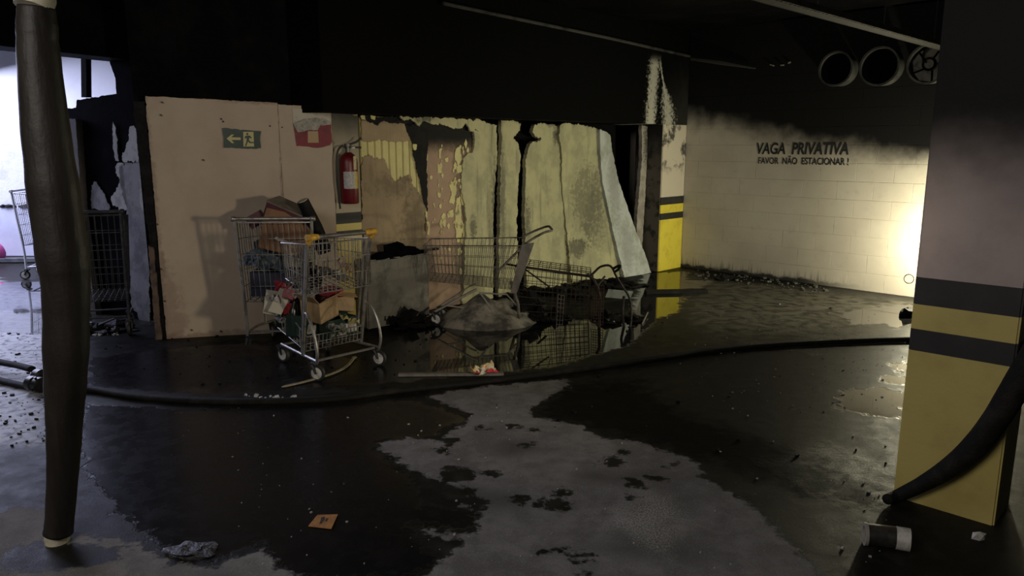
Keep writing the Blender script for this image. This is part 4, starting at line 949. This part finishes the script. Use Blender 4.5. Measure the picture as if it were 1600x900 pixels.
# ================================================================== WHAT IS IN THE CARTS
def carton(name, label, cat, size, loc, rot, mat, group, flaps=None, open_=False, parts=None):
    """cardboard box with tilted lid flaps, hollow on top"""
    th = thing(name, label, cat, loc, 0, group); th.rotation_euler = rot
    sx, sy, sz = size; t_ = 0.006
    m = MB().box((0, 0, t_ / 2), (sx, sy, t_))
    for s_ in (-1, 1): m.box((s_ * (sx / 2 - t_ / 2), 0, sz / 2), (t_, sy, sz)).box((0, s_ * (sy / 2 - t_ / 2), sz / 2), (sx - 2 * t_, t_, sz))
    m.obj('carton_walls', mat, th)
    for k, (side, an) in enumerate(flaps or []):
        L_ = min(sx, sy) * 0.48
        m = MB().box((0, 0, 0), (sx if side in 'fb' else L_, L_ if side in 'fb' else sy, 0.005))
        o = m.obj('flap', mat, th)
        ax = {'f': (an, 0, 0), 'b': (-an, 0, 0), 'l': (0, -an, 0), 'r': (0, an, 0)}[side]
        R_ = Matrix.Rotation(ax[0], 3, 'X') @ Matrix.Rotation(ax[1], 3, 'Y')
        offv = R_ @ Vector({'f': (0, -L_ / 2, 0), 'b': (0, L_ / 2, 0), 'l': (-L_ / 2, 0, 0), 'r': (L_ / 2, 0, 0)}[side])
        base = Vector({'f': (0, -sy / 2, sz), 'b': (0, sy / 2, sz), 'l': (-sx / 2, 0, sz), 'r': (sx / 2, 0, sz)}[side])
        o.location = base + offv; o.rotation_euler = R_.to_euler()
    return th
def inA(x, y, z): return CA + Matrix.Rotation(CAr, 3, 'Z') @ Vector((x, y, z))
def inB(x, y, z): return CB + Matrix.Rotation(fB, 3, 'Z') @ Vector((x, y, z))
def crumple(name, label, cat, loc, size, mat, seed, group=None, rot=(0, 0, 0), n=7, thick=0.003):
    """creased sheet"""
    m = MB(); q_ = random.Random(seed)
    sx, sy, h = size
    P = [[None] * n for _ in range(n)]
    for i in range(n):
        for j in range(n):
            x = (i / (n - 1) - .5) * sx + q_.uniform(-.06, .06) * sx; y = (j / (n - 1) - .5) * sy + q_.uniform(-.06, .06) * sy
            z = h * (0.5 + 0.5 * mnoise.noise(Vector((i * .6 + seed, j * .6, seed * .37))) + q_.uniform(-.3, .3))
            P[i][j] = (x, y, max(0.002, z))
    for i in range(n):
        for j in range(n): m.v.append(P[i][j])
    for i in range(n - 1):
        for j in range(n - 1):
            a, b, c, d = i * n + j, (i + 1) * n + j, (i + 1) * n + j + 1, i * n + j + 1
            m.f += [(a, b, c), (a, c, d)]
    k0 = len(m.v); m.v += [(x, y, z + thick) for x, y, z in m.v]; m.f += [tuple(k0 + i for i in f[::-1]) for f in m.f]
    for i in range(n - 1):
        for a, b in ((i * n, (i + 1) * n), (i, i + 1), (i * n + n - 1, (i + 1) * n + n - 1), ((n - 1) * n + i, (n - 1) * n + i + 1)): m.f.append((a, b, b + k0, a + k0))
    o = m.obj(name, mat, None, False, loc, rot)
    return tag(o, label, cat, group)
BURG = M('burgundy_card', (.085, .018, .03), .6, col2=(.06, .014, .022), scale=10); KRAFT = M('kraft_card', (.22, .115, .06), .75, col2=(.15, .08, .045), scale=8); GREYC = M('grey_card', (.17, .145, .11), .75, col2=(.12, .1, .08), scale=7)
KRAFT2 = M('pale_kraft', (.36, .25, .13), .75, col2=(.26, .18, .1), scale=9)
gA, gB = 'rubbish in the deep cart', 'rubbish in the two-tier cart'
th = carton('cardboard_box', 'burgundy box with grey lid on top of the loaded cart', 'box', (.30, .22, .17), inA(.02, .25, .98), (.1, .40, -.1), BURG, gA)
MB().box((0, 0, .172), (.31, .23, .012)).obj('lid', GREYC, th)
carton('cardboard_box', 'brown carton at the top of the loaded cart behind the wires', 'box', (.38, .26, .20), inA(.03, .21, .78), (0, .25, .05), KRAFT, gA, [('f', -1.9), ('b', -2.3)])
o = MB().box((0, 0, 0), (.11, .004, .022)).obj('price_sticker', M('white_sticker', (.5, .48, .44), .6), None, loc=inA(.04, .062, .885), rot=(0, .38, CAr)); tag(o, 'white strip of torn label on the brown carton', 'label strip')
carton('cardboard_box', 'dark red box lid poking out left of the burgundy box', 'box', (.12, .16, .1), inA(-.17, .24, .99), (0, -.5, .2), BURG, gA)
m = MB().tube([inA(.345, .17, .78), inA(.29, .13, .98), inA(.215, .075, 1.19)], [.06, .055, .047], 16, cap=True); o = thing('cardboard_roll', 'black carpet roll with pale end sticking out of the loaded cart', 'roll', inA(.345, .17, .78), 0, gA)
m.v = [tuple(Vector(v) - o.location) for v in m.v]; m.obj('roll_body', CHAR, o, True)
e0, e1 = inA(.217, .0765, 1.185) - o.location, inA(.213, .0735, 1.196) - o.location
MB().tube([e0, e1], .040, 16).obj('roll_core', M('pale_core', (.42, .38, .24), .7, col2=(.18, .16, .1), scale=40), o)
crumple('plastic_bag', 'bluish grey plastic bag under the brown carton', 'bag', inA(-.1, .22, .70), (.30, .34, .10), M('blue_grey_plastic', (.10, .13, .16), .35, col2=(.05, .065, .08), scale=12), 3, gA, (.5, .2, .1))
crumple('plastic_bag', 'pale blue plastic scrap at the left wires of the loaded cart', 'bag', inA(-.2, .1, .72), (.12, .1, .12), M('pale_blue_plastic', (.18, .22, .30), .35), 4, gA, (1.2, .2, .1))
th = thing('plastic_crate', 'navy plastic crate low in the loaded deep cart', 'crate', inA(-.06, .27, .43), CAr, gA)
NAVY = M('navy_plastic', (.018, .022, .05), .5)
MB().box((0, 0, .01), (.36, .30, .02)).obj('crate_base', NAVY, th)
for s_ in (-1, 1): MB().box((s_ * .175, 0, .1), (.012, .30, .19)).obj('crate_side', NAVY, th); MB().box((0, s_ * .145, .1), (.34, .012, .19)).obj('crate_side', NAVY, th)
th = thing('ribbed_tray', 'cream ribbed plastic tray upright in the loaded cart', 'tray', inA(.14, .115, .665), CAr, gA)
CRM = M('cream_plastic', (.42, .40, .31), .5, col2=(.33, .31, .24), scale=10)
MB().box((0, .012, .075), (.21, .008, .15)).obj('tray_back', CRM, th)
for k in range(10): MB().box((-.095 + .021 * k, 0, .075), (.010, .018, .15)).obj('rib', CRM, th)
o = MB().box((0, 0, 0), (.2, .02, .012)).obj('yellow_strip', M('yellow_edge', (.45, .27, .04), .5), None, loc=inA(.19, .075, .835), rot=(0, -.05, CAr)); tag(o, 'yellow plastic strip lying across the loaded cart', 'strip', gA)
crumple('black_bag', 'black rubbish bag hanging beside the roll in the carts', 'bag', inA(.24, .12, .55), (.16, .2, .25), CHAR, 9, gA, (1.3, .3, .2))
REDP = M('red_print', (.26, .015, .025), .5, col2=(.14, .01, .015), scale=14); WHITEP = M('white_print', (.42, .40, .37), .6, col2=(.25, .235, .21), scale=18); GREENP = M('dark_green_card', (.012, .032, .022), .5, col2=(.008, .02, .014), scale=15)
# rubbish in the two-tier cart
th = carton('cardboard_box', 'dark green box with white letters low in the two-tier cart', 'box', (.26, .12, .15), inB(.10, .28, .20), (0, 0, fB + .08), GREENP, gB, [('b', -2.0)])
cu = bpy.data.curves.new('lettering', 'FONT'); cu.body = 'like'; cu.extrude = .001; cu.offset = .01; cu.size = .115
o = bpy.data.objects.new('lettering_curve', cu); COL.objects.link(o); cu.materials.append(WHITEP); o.parent = th; o.rotation_euler = (math.pi / 2, 0, 0); o.scale = (-1, 1, 1); o.location = (.115, -.0625, .045); text_mesh(o)
MB().box((-.02, -.062, .03), (.09, .002, .008)).obj('printed_bar', WHITEP, th)
th = carton('cardboard_box', 'dark green box with white scrawl on the left of the two-tier cart', 'box', (.2, .16, .16), inB(-.13, .40, .23), (0, .1, fB + .5), GREENP, gB)
cu = bpy.data.curves.new('lettering', 'FONT'); cu.body = 'Sm'; cu.extrude = .001; cu.offset = .008; cu.size = .09; cu.shear = .3
o = bpy.data.objects.new('lettering_curve', cu); COL.objects.link(o); cu.materials.append(WHITEP); o.parent = th; o.rotation_euler = (math.pi / 2, 0, 0); o.location = (-.08, -.0825, .03); text_mesh(o)
carton('cardboard_box', 'open pale brown carton in the middle of the two-tier cart', 'box', (.2, .18, .16), inB(-.02, .33, .36), (.1, -.15, fB + .3), KRAFT2, gB, [('f', -.6), ('l', -.9)])
carton('cardboard_box', 'small torn kraft box at the right of the two-tier cart', 'box', (.16, .13, .14), inB(.15, .33, .38), (-.2, .2, fB - .2), KRAFT2, gB, [('f', .5), ('r', .7)])
carton('food_packet', 'red packet resting under the upper basket of the two-tier cart', 'packet', (.15, .1, .06), inB(.06, .30, .515), (.15, .1, fB + .3), REDP, gB)
carton('food_packet', 'red and dark packet at the left of the two-tier cart', 'packet', (.15, .08, .07), inB(-.19, .47, .50), (.3, .3, fB + .9), REDP, gB)
carton('food_packet', 'small red packet low at the left of the two-tier cart', 'packet', (.09, .08, .1), inB(-.22, .54, .38), (.1, .4, fB + .2), REDP, gB)
for k, (x, y, z, sx, sy, h, mt, lb) in enumerate([
        (-.12, .42, .52, .2, .16, .07, WHITEP, 'crumpled white wrapper heaped on the left of the two-tier cart'), (-.2, .55, .46, .18, .12, .08, WHITEP, 'torn white paper at the front of the two-tier cart'),
        (.02, .2, .25, .14, .1, .1, M('clear_film', (.16, .17, .14), .3, col2=(.08, .085, .07), scale=20), 'greyish plastic film in the lower basket'), (.14, .22, .31, .12, .1, .06, M('pale_yellow_paper', (.34, .3, .12), .6), 'yellowish scrap in the lower basket'),
        (.02, .3, .66, .3, .2, .09, M('grey_film', (.13, .125, .11), .4, col2=(.06, .06, .05), scale=16), 'grey crumpled film in the upper basket'), (.1, .22, .69, .1, .1, .12, M('skin_paper', (.36, .25, .18), .6, col2=(.25, .16, .12), scale=15), 'pinkish crumpled paper in the upper basket'),
        (-.22, .34, .58, .1, .14, .1, GREYC, 'grey folded card between the two carts'), (.17, .42, .44, .14, .12, .07, WHITEP, 'crumpled white wrapper at the right of the lower basket')]):
    crumple('crumpled_wrapper', lb, 'wrapper', inB(x, y, z), (sx, sy, h), mt, 20 + k, gB, (.2, .1 * k, fB))
for k, (x, y, rot) in enumerate([(-.26, .60, .9), (-.24, .50, .5)]):
    o = MB().box((0, 0, 0), (.22, .10, .006)).obj('card_sheet', PAPER, None, loc=inB(x, y, .47 + .02 * k), rot=(.3, -.7, fB + rot)); tag(o, ['pale card sheet slanting at the front of the two-tier cart', 'second pale card sheet just behind the first slanting one'][k], 'card', gB)
def bottle(name, label, loc, rot, mat, capm, L_=.24, R_=.035, group=None):
    th = thing(name, label, 'bottle', loc, 0, group); th.rotation_euler = rot
    MB().lathe([(R_ * .85, 0), (R_, .01), (R_, L_ * .6), (R_ * .8, L_ * .72), (R_ * .4, L_ * .86), (R_ * .38, L_ * .95)], 14).obj('bottle_body', mat, th, True)
    MB().lathe([(R_ * .45, L_ * .93), (R_ * .45, L_)], 12).obj('cap', capm, th, True); return th
bottle('plastic_bottle', 'small clear bottle lying in the lower basket', inB(-.02, .24, .235), (0, 1.5, fB + .2), M('dull_pet', (.2, .21, .18), .25), WHITEP, group=gB)
bottle('plastic_bottle', 'dark bottle upright at the front of the two-tier cart', inB(-.17, .5, .26), (0, .2, fB), M('dark_pet', (.02, .025, .02), .25), WHITEP, group=gB)

# ================================================================== PIPE, HOSES
PY = G(90, 846).y
pc = [(57, 11, 21), (58, 40, 23), (60, 80, 24), (70, 190, 28), (84, 300, 31), (98, 400, 32), (103, 450, 29), (103, 560, 27), (101, 640, 23), (99, 720, 19), (94, 800, 17), (91, 832, 17)]
def pdist(p): return (p - Vector((0, 0, EYE))).length
pts = [at(u, v, PY) for u, v, r_ in pc]; rad = [r_ * pdist(at(u, v, PY)) / F_PX for u, v, r_ in pc]
sm = smooth_path(pts, 6); rs_ = []
for i in range(len(rad) - 1): rs_ += [rad[i] + (rad[i + 1] - rad[i]) * k / 6 for k in range(6)]
rs_.append(rad[-1]); rs_ = [r_ * (1 + 0.05 * mnoise.noise(Vector((i * .45, 3, 1)))) for i, r_ in enumerate(rs_)]
base = G(90, 846)
pp = thing('drain_pipe', 'charred sagging pipe with cream ends in the left foreground', 'pipe', base)
t = NT('charred_sleeve'); o_ = t.pos()
n1 = t.noise(3, 4, .6, stretch=(3, 3, .5)); n2 = t.noise(40, 4, .6)
t.bump(t.math('ADD', n1, t.math('MULTIPLY', n2, .2)), .4, .02)
SLEEVE = t.done(t.mix(t.ramp(n1, .4, .65), (.015, .0125, .010), (.027, .023, .019)), .5, None, .3)
m = MB().tube([p - base for p in sm], rs_, 20); m.obj('charred_sleeve', SLEEVE, pp, 'all')
CREAMP = M('cream_pvc', (.55, .50, .38), .5, col2=(.42, .38, .28), scale=20)
MB().tube([Vector((0, 0, 0)), Vector((0, 0, .03)), at(91, 826, PY) - base], [.046, .046, .042], 20).obj('pipe_foot', CREAMP, pp, True)
top = at(52, 12, PY) - base
MB().tube([at(57, 14, PY) - base + Vector((-.005, -.01, 0)), at(55, 0, PY) - base, at(53, -60, PY) - base, Vector((at(50, -60, PY).x - base.x, at(50, -60, PY).y - base.y, 3.05))], [.062, .066, .066, .066], 20).obj('pipe_head', CREAMP, pp, True)

def ground_hose(px, r, name, label, mat=HOSE, lift=0.0, flat=.75, n=8):
    pts = [G(u, v) for u, v in px]
    sm = smooth_path(pts, n)
    sm = [Vector((p.x, p.y, r * flat * .98 + lift)) for p in sm]
    m = MB().tube(sm, [r * (1 + .08 * mnoise.noise(Vector((i * .21, 5, 2)))) for i in range(len(sm))], 10, flat=1.0)
    for i, v in enumerate(m.v): m.v[i] = (v[0], v[1], max(.001, (v[2] - lift - r * flat * .98) * flat + r * flat * .98 + lift))
    return tag(m.obj(name, mat, None, 'all'), label, 'hose')
fh = ground_hose([(70, 612), (135, 612), (220, 625), (330, 632), (430, 632), (530, 627), (640, 613), (760, 600), (900, 582), (1020, 565), (1110, 552), (1210, 543), (1320, 537), (1425, 534), (1520, 536)], .029, 'fire_hose', 'long black fire hose lying right across the wet floor')
h2 = ground_hose([(-60, 566), (0, 580), (30, 586), (52, 592)], .028, 'fire_hose', 'black hose end running into the coupling from the left, upper one', lift=.05)
h3 = ground_hose([(-60, 585), (0, 599), (30, 606), (60, 612)], .028, 'fire_hose', 'black hose end below the other beside the coupling')
cp = thing('hose_coupling', 'dark metal hose coupling at the left edge on wet floor', 'coupling', G(56, 612))
b0 = G(48, 608) - G(56, 612); b1 = G(84, 616) - G(56, 612)
RX = (b1 - b0).normalized().to_track_quat('Z', 'Y').to_matrix()
DM = M('dark_brass', (.05, .045, .04), .4, .6, col2=(.02, .02, .02), scale=20)
MB().lathe([(.036, -.05), (.05, -.045), (.05, .0), (.042, .003), (.042, .03), (.052, .035), (.052, .07), (.038, .075)], 16, (0, 0, .055), RX).obj('coupling_body', DM, cp, True)
MB().lathe([(.04, -.03), (.052, -.02), (.052, .03), (.036, .04)], 16, Vector((-.03, .10, .075)), RX).obj('coupling_ring', DM, cp, True)
for k in range(4):
    a = k * math.pi / 2 + .4; MB().tube([RX @ Vector((.05 * math.cos(a), .05 * math.sin(a), .05)) + Vector((0, 0, .055)), RX @ Vector((.064 * math.cos(a), .064 * math.sin(a), .05)) + Vector((0, 0, .055))], .009, 6).obj('lug', DM, cp)
# thick hose propped against the near pillar
Q = lambda u, v, o_=-.055: NPp.world(NPp.px(u, v, o_)[0], o_, NPp.px(u, v, o_)[1])
hp = [G(1385, 790) + Vector((0, 0, .03)), Q(1404, 774), Q(1440, 757), Q(1485, 730), Q(1525, 695), Q(1556, 655), Q(1578, 620), Q(1600, 585), Q(1640, 520)]
hr = [.024, .028, .034, .044, .05, .05, .052, .055, .055]
sm = smooth_path(hp, 6); rr_ = []
for i in range(len(hr) - 1): rr_ += [hr[i] + (hr[i + 1] - hr[i]) * k / 6 for k in range(6)]
rr_.append(hr[-1])
tag(MB().tube(sm, rr_, 14).obj('fire_hose', HOSE, None, 'all'), 'thick black hose sloping down across the yellow base of the near pillar', 'hose')

# ================================================================== DEBRIS AND LITTER
PVC = M('dirty_pvc', (.045, .04, .032), .5, col2=(.018, .016, .013), scale=14); WHITE = M('white_pvc', (.62, .60, .54), .5, col2=(.45, .43, .38), scale=25)
a, b = G(1350, 850) + Vector((0, 0, .045)), G(1398, 856) + Vector((0, 0, .045)); c = G(1420, 860) + Vector((0, 0, .045))
th = thing('pipe_stub', 'broken dirty pipe stub with white end at the foot of near pillar', 'pipe', G(1385, 862))
ofs = th.location
def hollow(p, q, ro, ri, n=18):
    m = MB(); d = (q - p).normalized(); Rm = d.to_track_quat('Z', 'Y').to_matrix(); L_ = (q - p).length
    prof = [(ri, L_), (ri, 0), (ro, 0), (ro, L_), (ri, L_)]
    for r_, z_ in prof:
        for j in range(n):
            an = 2 * math.pi * j / n; m.v.append(tuple(p + Rm @ Vector((r_ * math.cos(an), r_ * math.sin(an), z_))))
    for k in range(4):
        for j in range(n): j2 = (j + 1) % n; m.f.append((k * n + j, k * n + j2, (k + 1) * n + j2, (k + 1) * n + j))
    return m
hollow(a - ofs, b - ofs, .044, .034).obj('pipe_body', PVC, th, True)
hollow(a - ofs - (b - a).normalized() * .004, a - ofs + (b - a).normalized() * .008, .047, .033).obj('broken_rim', M('rim_pale', (.3, .28, .24), .6), th, True)
hollow(b - ofs, c - ofs, .046, .034).obj('white_end', WHITE, th, True)
o = MB().lump((0, 0, 0), (.028, .02, .028), 2, 1, .5).obj('plastic_shard', WHITE, None, False, loc=G(1530, 842)); tag(o, 'small white plastic shard by the corner of near pillar', 'shard')
rl = NPp.px(1426, 437, -.02)
m = MB().tube([(rl[0] - .018 + .02 * math.cos(t_ * .4488), -.01, rl[1] + .02 * math.sin(t_ * .4488)) for t_ in range(14)], .002, 5, True)
tag(m.obj('wire_loop', WIRE, None, loc=NPp.world(0, 0, 0), rot=(0, 0, NPp.a)), 'tiny wire loop on the edge of near pillar', 'wire')
# orange card and wrapper
c0 = G(506, 818); ORANGE = M('orange_card', (.42, .20, .055), .6, col2=(.30, .14, .045), scale=18)
th = thing('card', 'orange card with dark print lying in the black puddle', 'card', c0)
poly = [G(u, v) - c0 for u, v in [(482, 824), (496, 807), (528, 806), (518, 828)]]
m = MB(); m.v = [(p.x, p.y, .004) for p in poly] + [(p.x, p.y, .008) for p in poly]; m.f = [(3, 2, 1, 0), (4, 5, 6, 7)] + [(i, (i + 1) % 4, 4 + (i + 1) % 4, 4 + i) for i in range(4)]; m.obj('card_sheet', ORANGE, th)
m = MB(); k = 0
for pl_ in ([(502, 811), (508, 810), (507, 815), (503, 820), (499, 822), (501, 816)], [(509, 813), (513, 812), (511, 817), (508, 818)]):
    q_ = [G(u, v) - c0 for u, v in pl_]; b_ = len(m.v); m.v += [(p.x, p.y, .0088) for p in q_]; m.f.append(tuple(range(b_, b_ + len(q_))))
tag(m.obj('print', M('card_print', (.05, .03, .02), .6), th), kind='stuff')
t = NT('printed_wrapper'); n1 = t.noise(22, 2, .5); n2 = t.noise(17, 2, .5, vec=t.obj())
WRAP = t.done(t.mix(t.ramp(n2, .52, .56), t.mix(t.ramp(n1, .5, .54), (.6, .5, .22), (.62, .6, .5)), (.55, .05, .06)), .45)
crumple('food_wrapper', 'crumpled yellow and red wrapper on the hose in mid floor', 'wrapper', G(755, 586) + Vector((0, 0, .0)), (.17, .14, .08), WRAP, 4, None, (0, 0, .3), 8)
o = MB().box((0, 0, .012), (.75, .045, .02)).obj('wood_lath', M('grey_lath', (.16, .15, .13), .7, col2=(.1, .09, .08), scale=12), None, loc=G(705, 587), rot=(0, 0, .03), bevel=.003); tag(o, 'thin grey lath lying behind the hose near the wrapper', 'lath')
a, b = G(1008, 459), G(1104, 457)
o = MB().box((0, 0, .02), ((b - a).length, .09, .035)).obj('charred_plank', CHAR, None, loc=(a + b) / 2, rot=(.03, 0, math.atan2((b - a).y, (b - a).x)), bevel=.004); tag(o, 'charred plank lying before the far yellow pillar', 'plank')
m = MB().tube(smooth_path([G(440, 606) + Vector((0, 0, .006)), G(480, 598) + Vector((0, 0, .012)), G(515, 588) + Vector((0, 0, .014)), G(540, 576) + Vector((0, 0, .012)), G(554, 560) + Vector((0, 0, .01))], 5), [.006] + [.014] * 19 + [.02], 6, flat=.45)
tag(m.obj('plastic_strip', M('straw_strip', (.30, .26, .15), .6, col2=(.18, .155, .09), scale=9), None, True), 'bent straw-coloured strip on the floor under the two-tier cart', 'strip')
o = MB().lump((0, 0, 0), (.085, .055, .014), 9, 3, .8).obj('concrete_chunk', M('wet_chunk', (.03, .029, .028), .45, col2=(.07, .068, .065), scale=30, bump=.8, bscale=60), None, False, loc=G(292, 862)); tag(o, 'wet grey concrete chunk at the bottom left puddle edge', 'chunk')
o = MB().lump((0, 0, 0), (.09, .06, .06), 5, 2, .5).obj('charred_lump', CHAR, None, True, loc=G(1418, 494)); tag(o, 'charred lump just left of the near pillar on wet floor', 'lump')
# ash mound under the wide cart
t = NT('ash'); n1 = t.noise(5, 5, .65); n2 = t.noise(30, 4, .7)
ASH = t.done(t.mix(t.ramp(n1, .42, .62), (.26, .24, .195), (.07, .065, .055)), .9); 
m = MB(); nn = 34
for i in range(nn):
    for j in range(nn):
        x = (i / (nn - 1) - .5) * .95; y = (j / (nn - 1) - .5) * .75; d = math.sqrt((x / .46) ** 2 + (y / .36) ** 2)
        h = .25 * max(0, 1 - d) ** .7 * (1 + .5 * mnoise.noise(Vector((x * 5, y * 5, 2)))) + .012 * mnoise.noise(Vector((x * 18, y * 18, 1))) * (d < 1)
        m.v.append((x, y, max(-.004, h) if d < 1 else -.004))
for i in range(nn - 1):
    for j in range(nn - 1): m.f.append((i * nn + j, (i + 1) * nn + j, (i + 1) * nn + j + 1, i * nn + j + 1))
o = m.obj('ash_mound', ASH, None, 'all', loc=(-.24, 6.72, 0)); tag(o, 'grey mound of ash under the wide sooty cart', 'ash mound')
# heaps of charred stuff
def heap(label, c, R_, H_, n, seed, cat='debris heap', mat=CHAR):
    th = thing('debris_heap', label, cat, c, 0, 'charred heaps on the floor'); q_ = random.Random(seed); m = MB()
    for k in range(n):
        a = q_.uniform(0, 6.28); d = R_[0] * math.sqrt(q_.random()); x = d * math.cos(a); y = d * math.sin(a) * R_[1] / R_[0]; s_ = q_.uniform(.3, 1)
        hh = max(0.01, H_ * (1 - (d / R_[0]) ** 2)) * q_.uniform(.3, .9)
        m.lump((x, y, hh * .5 * q_.random()), (.07 * s_ + .02, .06 * s_ + .02, hh * .5 + .01), seed + k, 1, .55)
    tag(m.obj('charred_rubble', mat, th), kind='stuff')
    m = MB()
    for k in range(max(3, n // 5)):
        a = q_.uniform(0, 3.14); x = q_.uniform(-.7, .7) * R_[0]; y = q_.uniform(-.7, .7) * R_[1]; L_ = q_.uniform(.06, .16)
        m.box((x, y, H_ * .5 * q_.uniform(.4, 1.3)), (L_, .02, .012), Matrix.Rotation(a, 3, 'Z') @ Matrix.Rotation(q_.uniform(-.6, .6), 3, 'Y'))
    tag(m.obj('charred_sticks', CHAR, th), kind='stuff'); return th
heap('black debris heap at the foot of the concrete block', G(640, 508), (.26, .2), .18, 22, 1)
heap('black debris heap inside the collapsed rusty cart', Vector((.22, 6.85, 0)), (.32, .2), .30, 34, 2)
heap('charred rubble beside the collapsed cart legs', G(960, 500), (.25, .14), .12, 22, 3)
heap('low black debris along the foot of the foam panels', PT.world(-2.2, -.35, 0), (.5, .25), .14, 34, 4)
heap('low black debris before the widest foam panel', PT.world(-1.25, -.42, 0), (.45, .22), .12, 30, 5)
heap('burnt rubbish under the blackened cart', G(160, 516), (.30, .13), .15, 30, 6)
heap('small charred heap at the start of block wall', G(1137, 437), (.14, .08), .08, 12, 7)
o = tag(MB().box((0, 0, .06), (.3, .012, .1), Matrix.Rotation(.25, 3, 'X')).obj('reflection_sheet', M('grey_sheet', (.20, .21, .2), .5, col2=(.1, .105, .1), scale=10), None, loc=G(965, 468), rot=(.2, .15, .35)), 'grey sheet standing in for pale reflections behind the collapsed cart legs', 'sheet')  # grey sheet put where only pale reflections lie on the wet floor
a = G(1004, 507); b = G(1012, 493)
tag(MB().tube([a + Vector((0, 0, .008)), b + Vector((0, 0, .03))], .007, 6).obj('metal_rod', GALV), 'short pale rod on the floor right of the collapsed cart', 'rod')
# glass and white crumbs under the blackened cart
def scatter(name, label, cat, polys, n, size, mat, seed, zmin=0.0, kids=None):
    q_ = random.Random(seed); m = MB(); c = 0; tries = 0
    bb = [(min(p[0] for p in P_), max(p[0] for p in P_), min(p[1] for p in P_), max(p[1] for p in P_)) for P_ in polys]
    cand = []
    for k in range(len(polys)):
        pts = np.array([[q_.uniform(bb[k][0], bb[k][1]), q_.uniform(bb[k][2], bb[k][3])] for _ in range(n * 2)])
        cand += [tuple(p) for p in pts[sdf(pts, [polys[k]]) > 0]]
    q_.shuffle(cand)
    for u, v in cand[:n]:
        p = G(u, v); s_ = size * q_.choice([.4, .6, .6, 1, 1.6]); c += 1
        m.box((p.x, p.y, s_ * .3), (s_ * q_.uniform(.6, 1.6), s_ * q_.uniform(.5, 1.1), s_ * .6), Matrix.Rotation(q_.uniform(0, 3), 3, 'Z') @ Matrix.Rotation(q_.uniform(-.4, .4), 3, 'X'))
    return tag(m.obj(name, mat), label, cat, kind='stuff')
scatter('wall_rubble', 'dark rubble strewn along the foot of the block wall', 'rubble', [[(1085, 420), (1120, 425), (1290, 448), (1300, 460), (1180, 447), (1080, 434)]], 170, .022, M('rubble_dark', (.035, .033, .028), .8, col2=(.10, .095, .08), scale=30), 1)
scatter('floor_grit', 'pale grit specks scattered over the floor', 'grit', [[(560, 620), (1400, 560), (1400, 890), (300, 895), (250, 640)], [(1000, 470), (1420, 480), (1420, 640), (1100, 640)]], 380, .006, M('grit_pale', (.33, .32, .29), .7), 2)
scatter('ash_crumbs', 'black crumbs scattered over the wet floor', 'crumbs', [[(600, 540), (1400, 470), (1400, 760), (700, 640)], [(150, 520), (700, 520), (600, 610), (150, 600)], [(0, 520), (75, 520), (75, 700), (0, 700)]], 260, .011, CHAR, 3)
scatter('glass_crumbs', 'whitish glass crumbs under the blackened cart', 'crumbs', [[(135, 505), (190, 508), (185, 524), (132, 526)], [(372, 616), (400, 618), (470, 622), (420, 626)], [(925, 495), (955, 492), (960, 505), (930, 508)]], 130, .016, M('crumb_white', (.42, .42, .42), .5), 4)
# things in the yard
o = MB().lathe([(.02, .0), (.10, .005), (.16, .06), (.17, .10), (.165, .10), (.15, .06), (.02, .02)], 24, (0, 0, 0)).obj('plastic_basin', M('pink_plastic', (.65, .12, .35), .5), None, True, loc=at(-17, 396, 10.25), rot=(-1.2, .2, 0)); tag(o, 'pink plastic basin at the foot of the yard wall', 'basin')
for k, (u, v, L_) in enumerate([(12, 300, .22), (38, 297, .28), (3, 304, .1)]):
    p = at(u, v, 10.58)
    tag(MB().lump((0, 0, 0), (L_ / 2, .03, .035), 30 + k, 1, .5).obj('plinth_debris', CHAR, None, loc=(p.x, 10.55 + .02, .752)), ['small dark scrap on the yard plinth ledge', 'longest dark scrap on the yard plinth ledge', 'tiny dark scrap at the left edge of the yard ledge'][k], 'scrap', 'scraps on the yard ledge')
o = tag(MB().box((0, 0, .04), (1.5, .12, .05)).obj('yard_plank', M('yard_dark_plank', (.10, .10, .11), .6, col2=(.05, .05, .055), scale=9), None, loc=at(20, 408, 10.2) * Vector((1, 1, 0)) if False else (at(20, 408, 10.2).x, 10.3, 0), rot=(0, 0, .05)), 'dark plank lying along the foot of the yard wall', 'plank')
# more rubbish piled in the front half of the two-tier cart
for k, (x, y, z, sx, sy, h, mt, lb) in enumerate([
        (-.08, .68, .46, .22, .2, .12, REDP, 'crumpled red foil at the very front of the two-tier cart'), (-.10, .60, .40, .26, .22, .16, CHAR, 'black crumpled bag filling the front of the lower basket'),
        (.0, .70, .30, .24, .16, .14, M('dim_film', (.07, .068, .06), .35, col2=(.03, .03, .027), scale=18), 'dim grey film at the bottom front of the lower basket'), (-.13, .64, .27, .14, .12, .1, WHITEP, 'white crumpled paper low at the front of the lower basket'),
        (-.02, .55, .50, .16, .14, .1, M('brown_film', (.08, .055, .035), .5, col2=(.04, .03, .02), scale=12), 'brown crumpled wrapper in the middle of the rubbish'), (.06, .62, .46, .14, .1, .06, WHITEP, 'small white wrapper near the deep cart posts'),
        (.03, .46, .45, .18, .14, .08, REDP, 'crumpled red wrapper over the open carton')]):
    crumple('crumpled_wrapper', lb, 'wrapper', inB(x, y, z), (sx, sy, h), mt, 60 + k, gB, (.4, .2 - .1 * k, fB + k))
for k, (x, y, z, a_) in enumerate([(-.15, .72, .25, .3), (.05, .74, .26, -.3)]):
    bottle('plastic_bottle', ['dark bottle standing at the front left of the lower basket', 'dark bottle standing deepest in the lower basket'][k], inB(x, y, z), (a_, .2, fB), M('dark_pet', (.02, .025, .02), .25), WHITEP, group=gB)
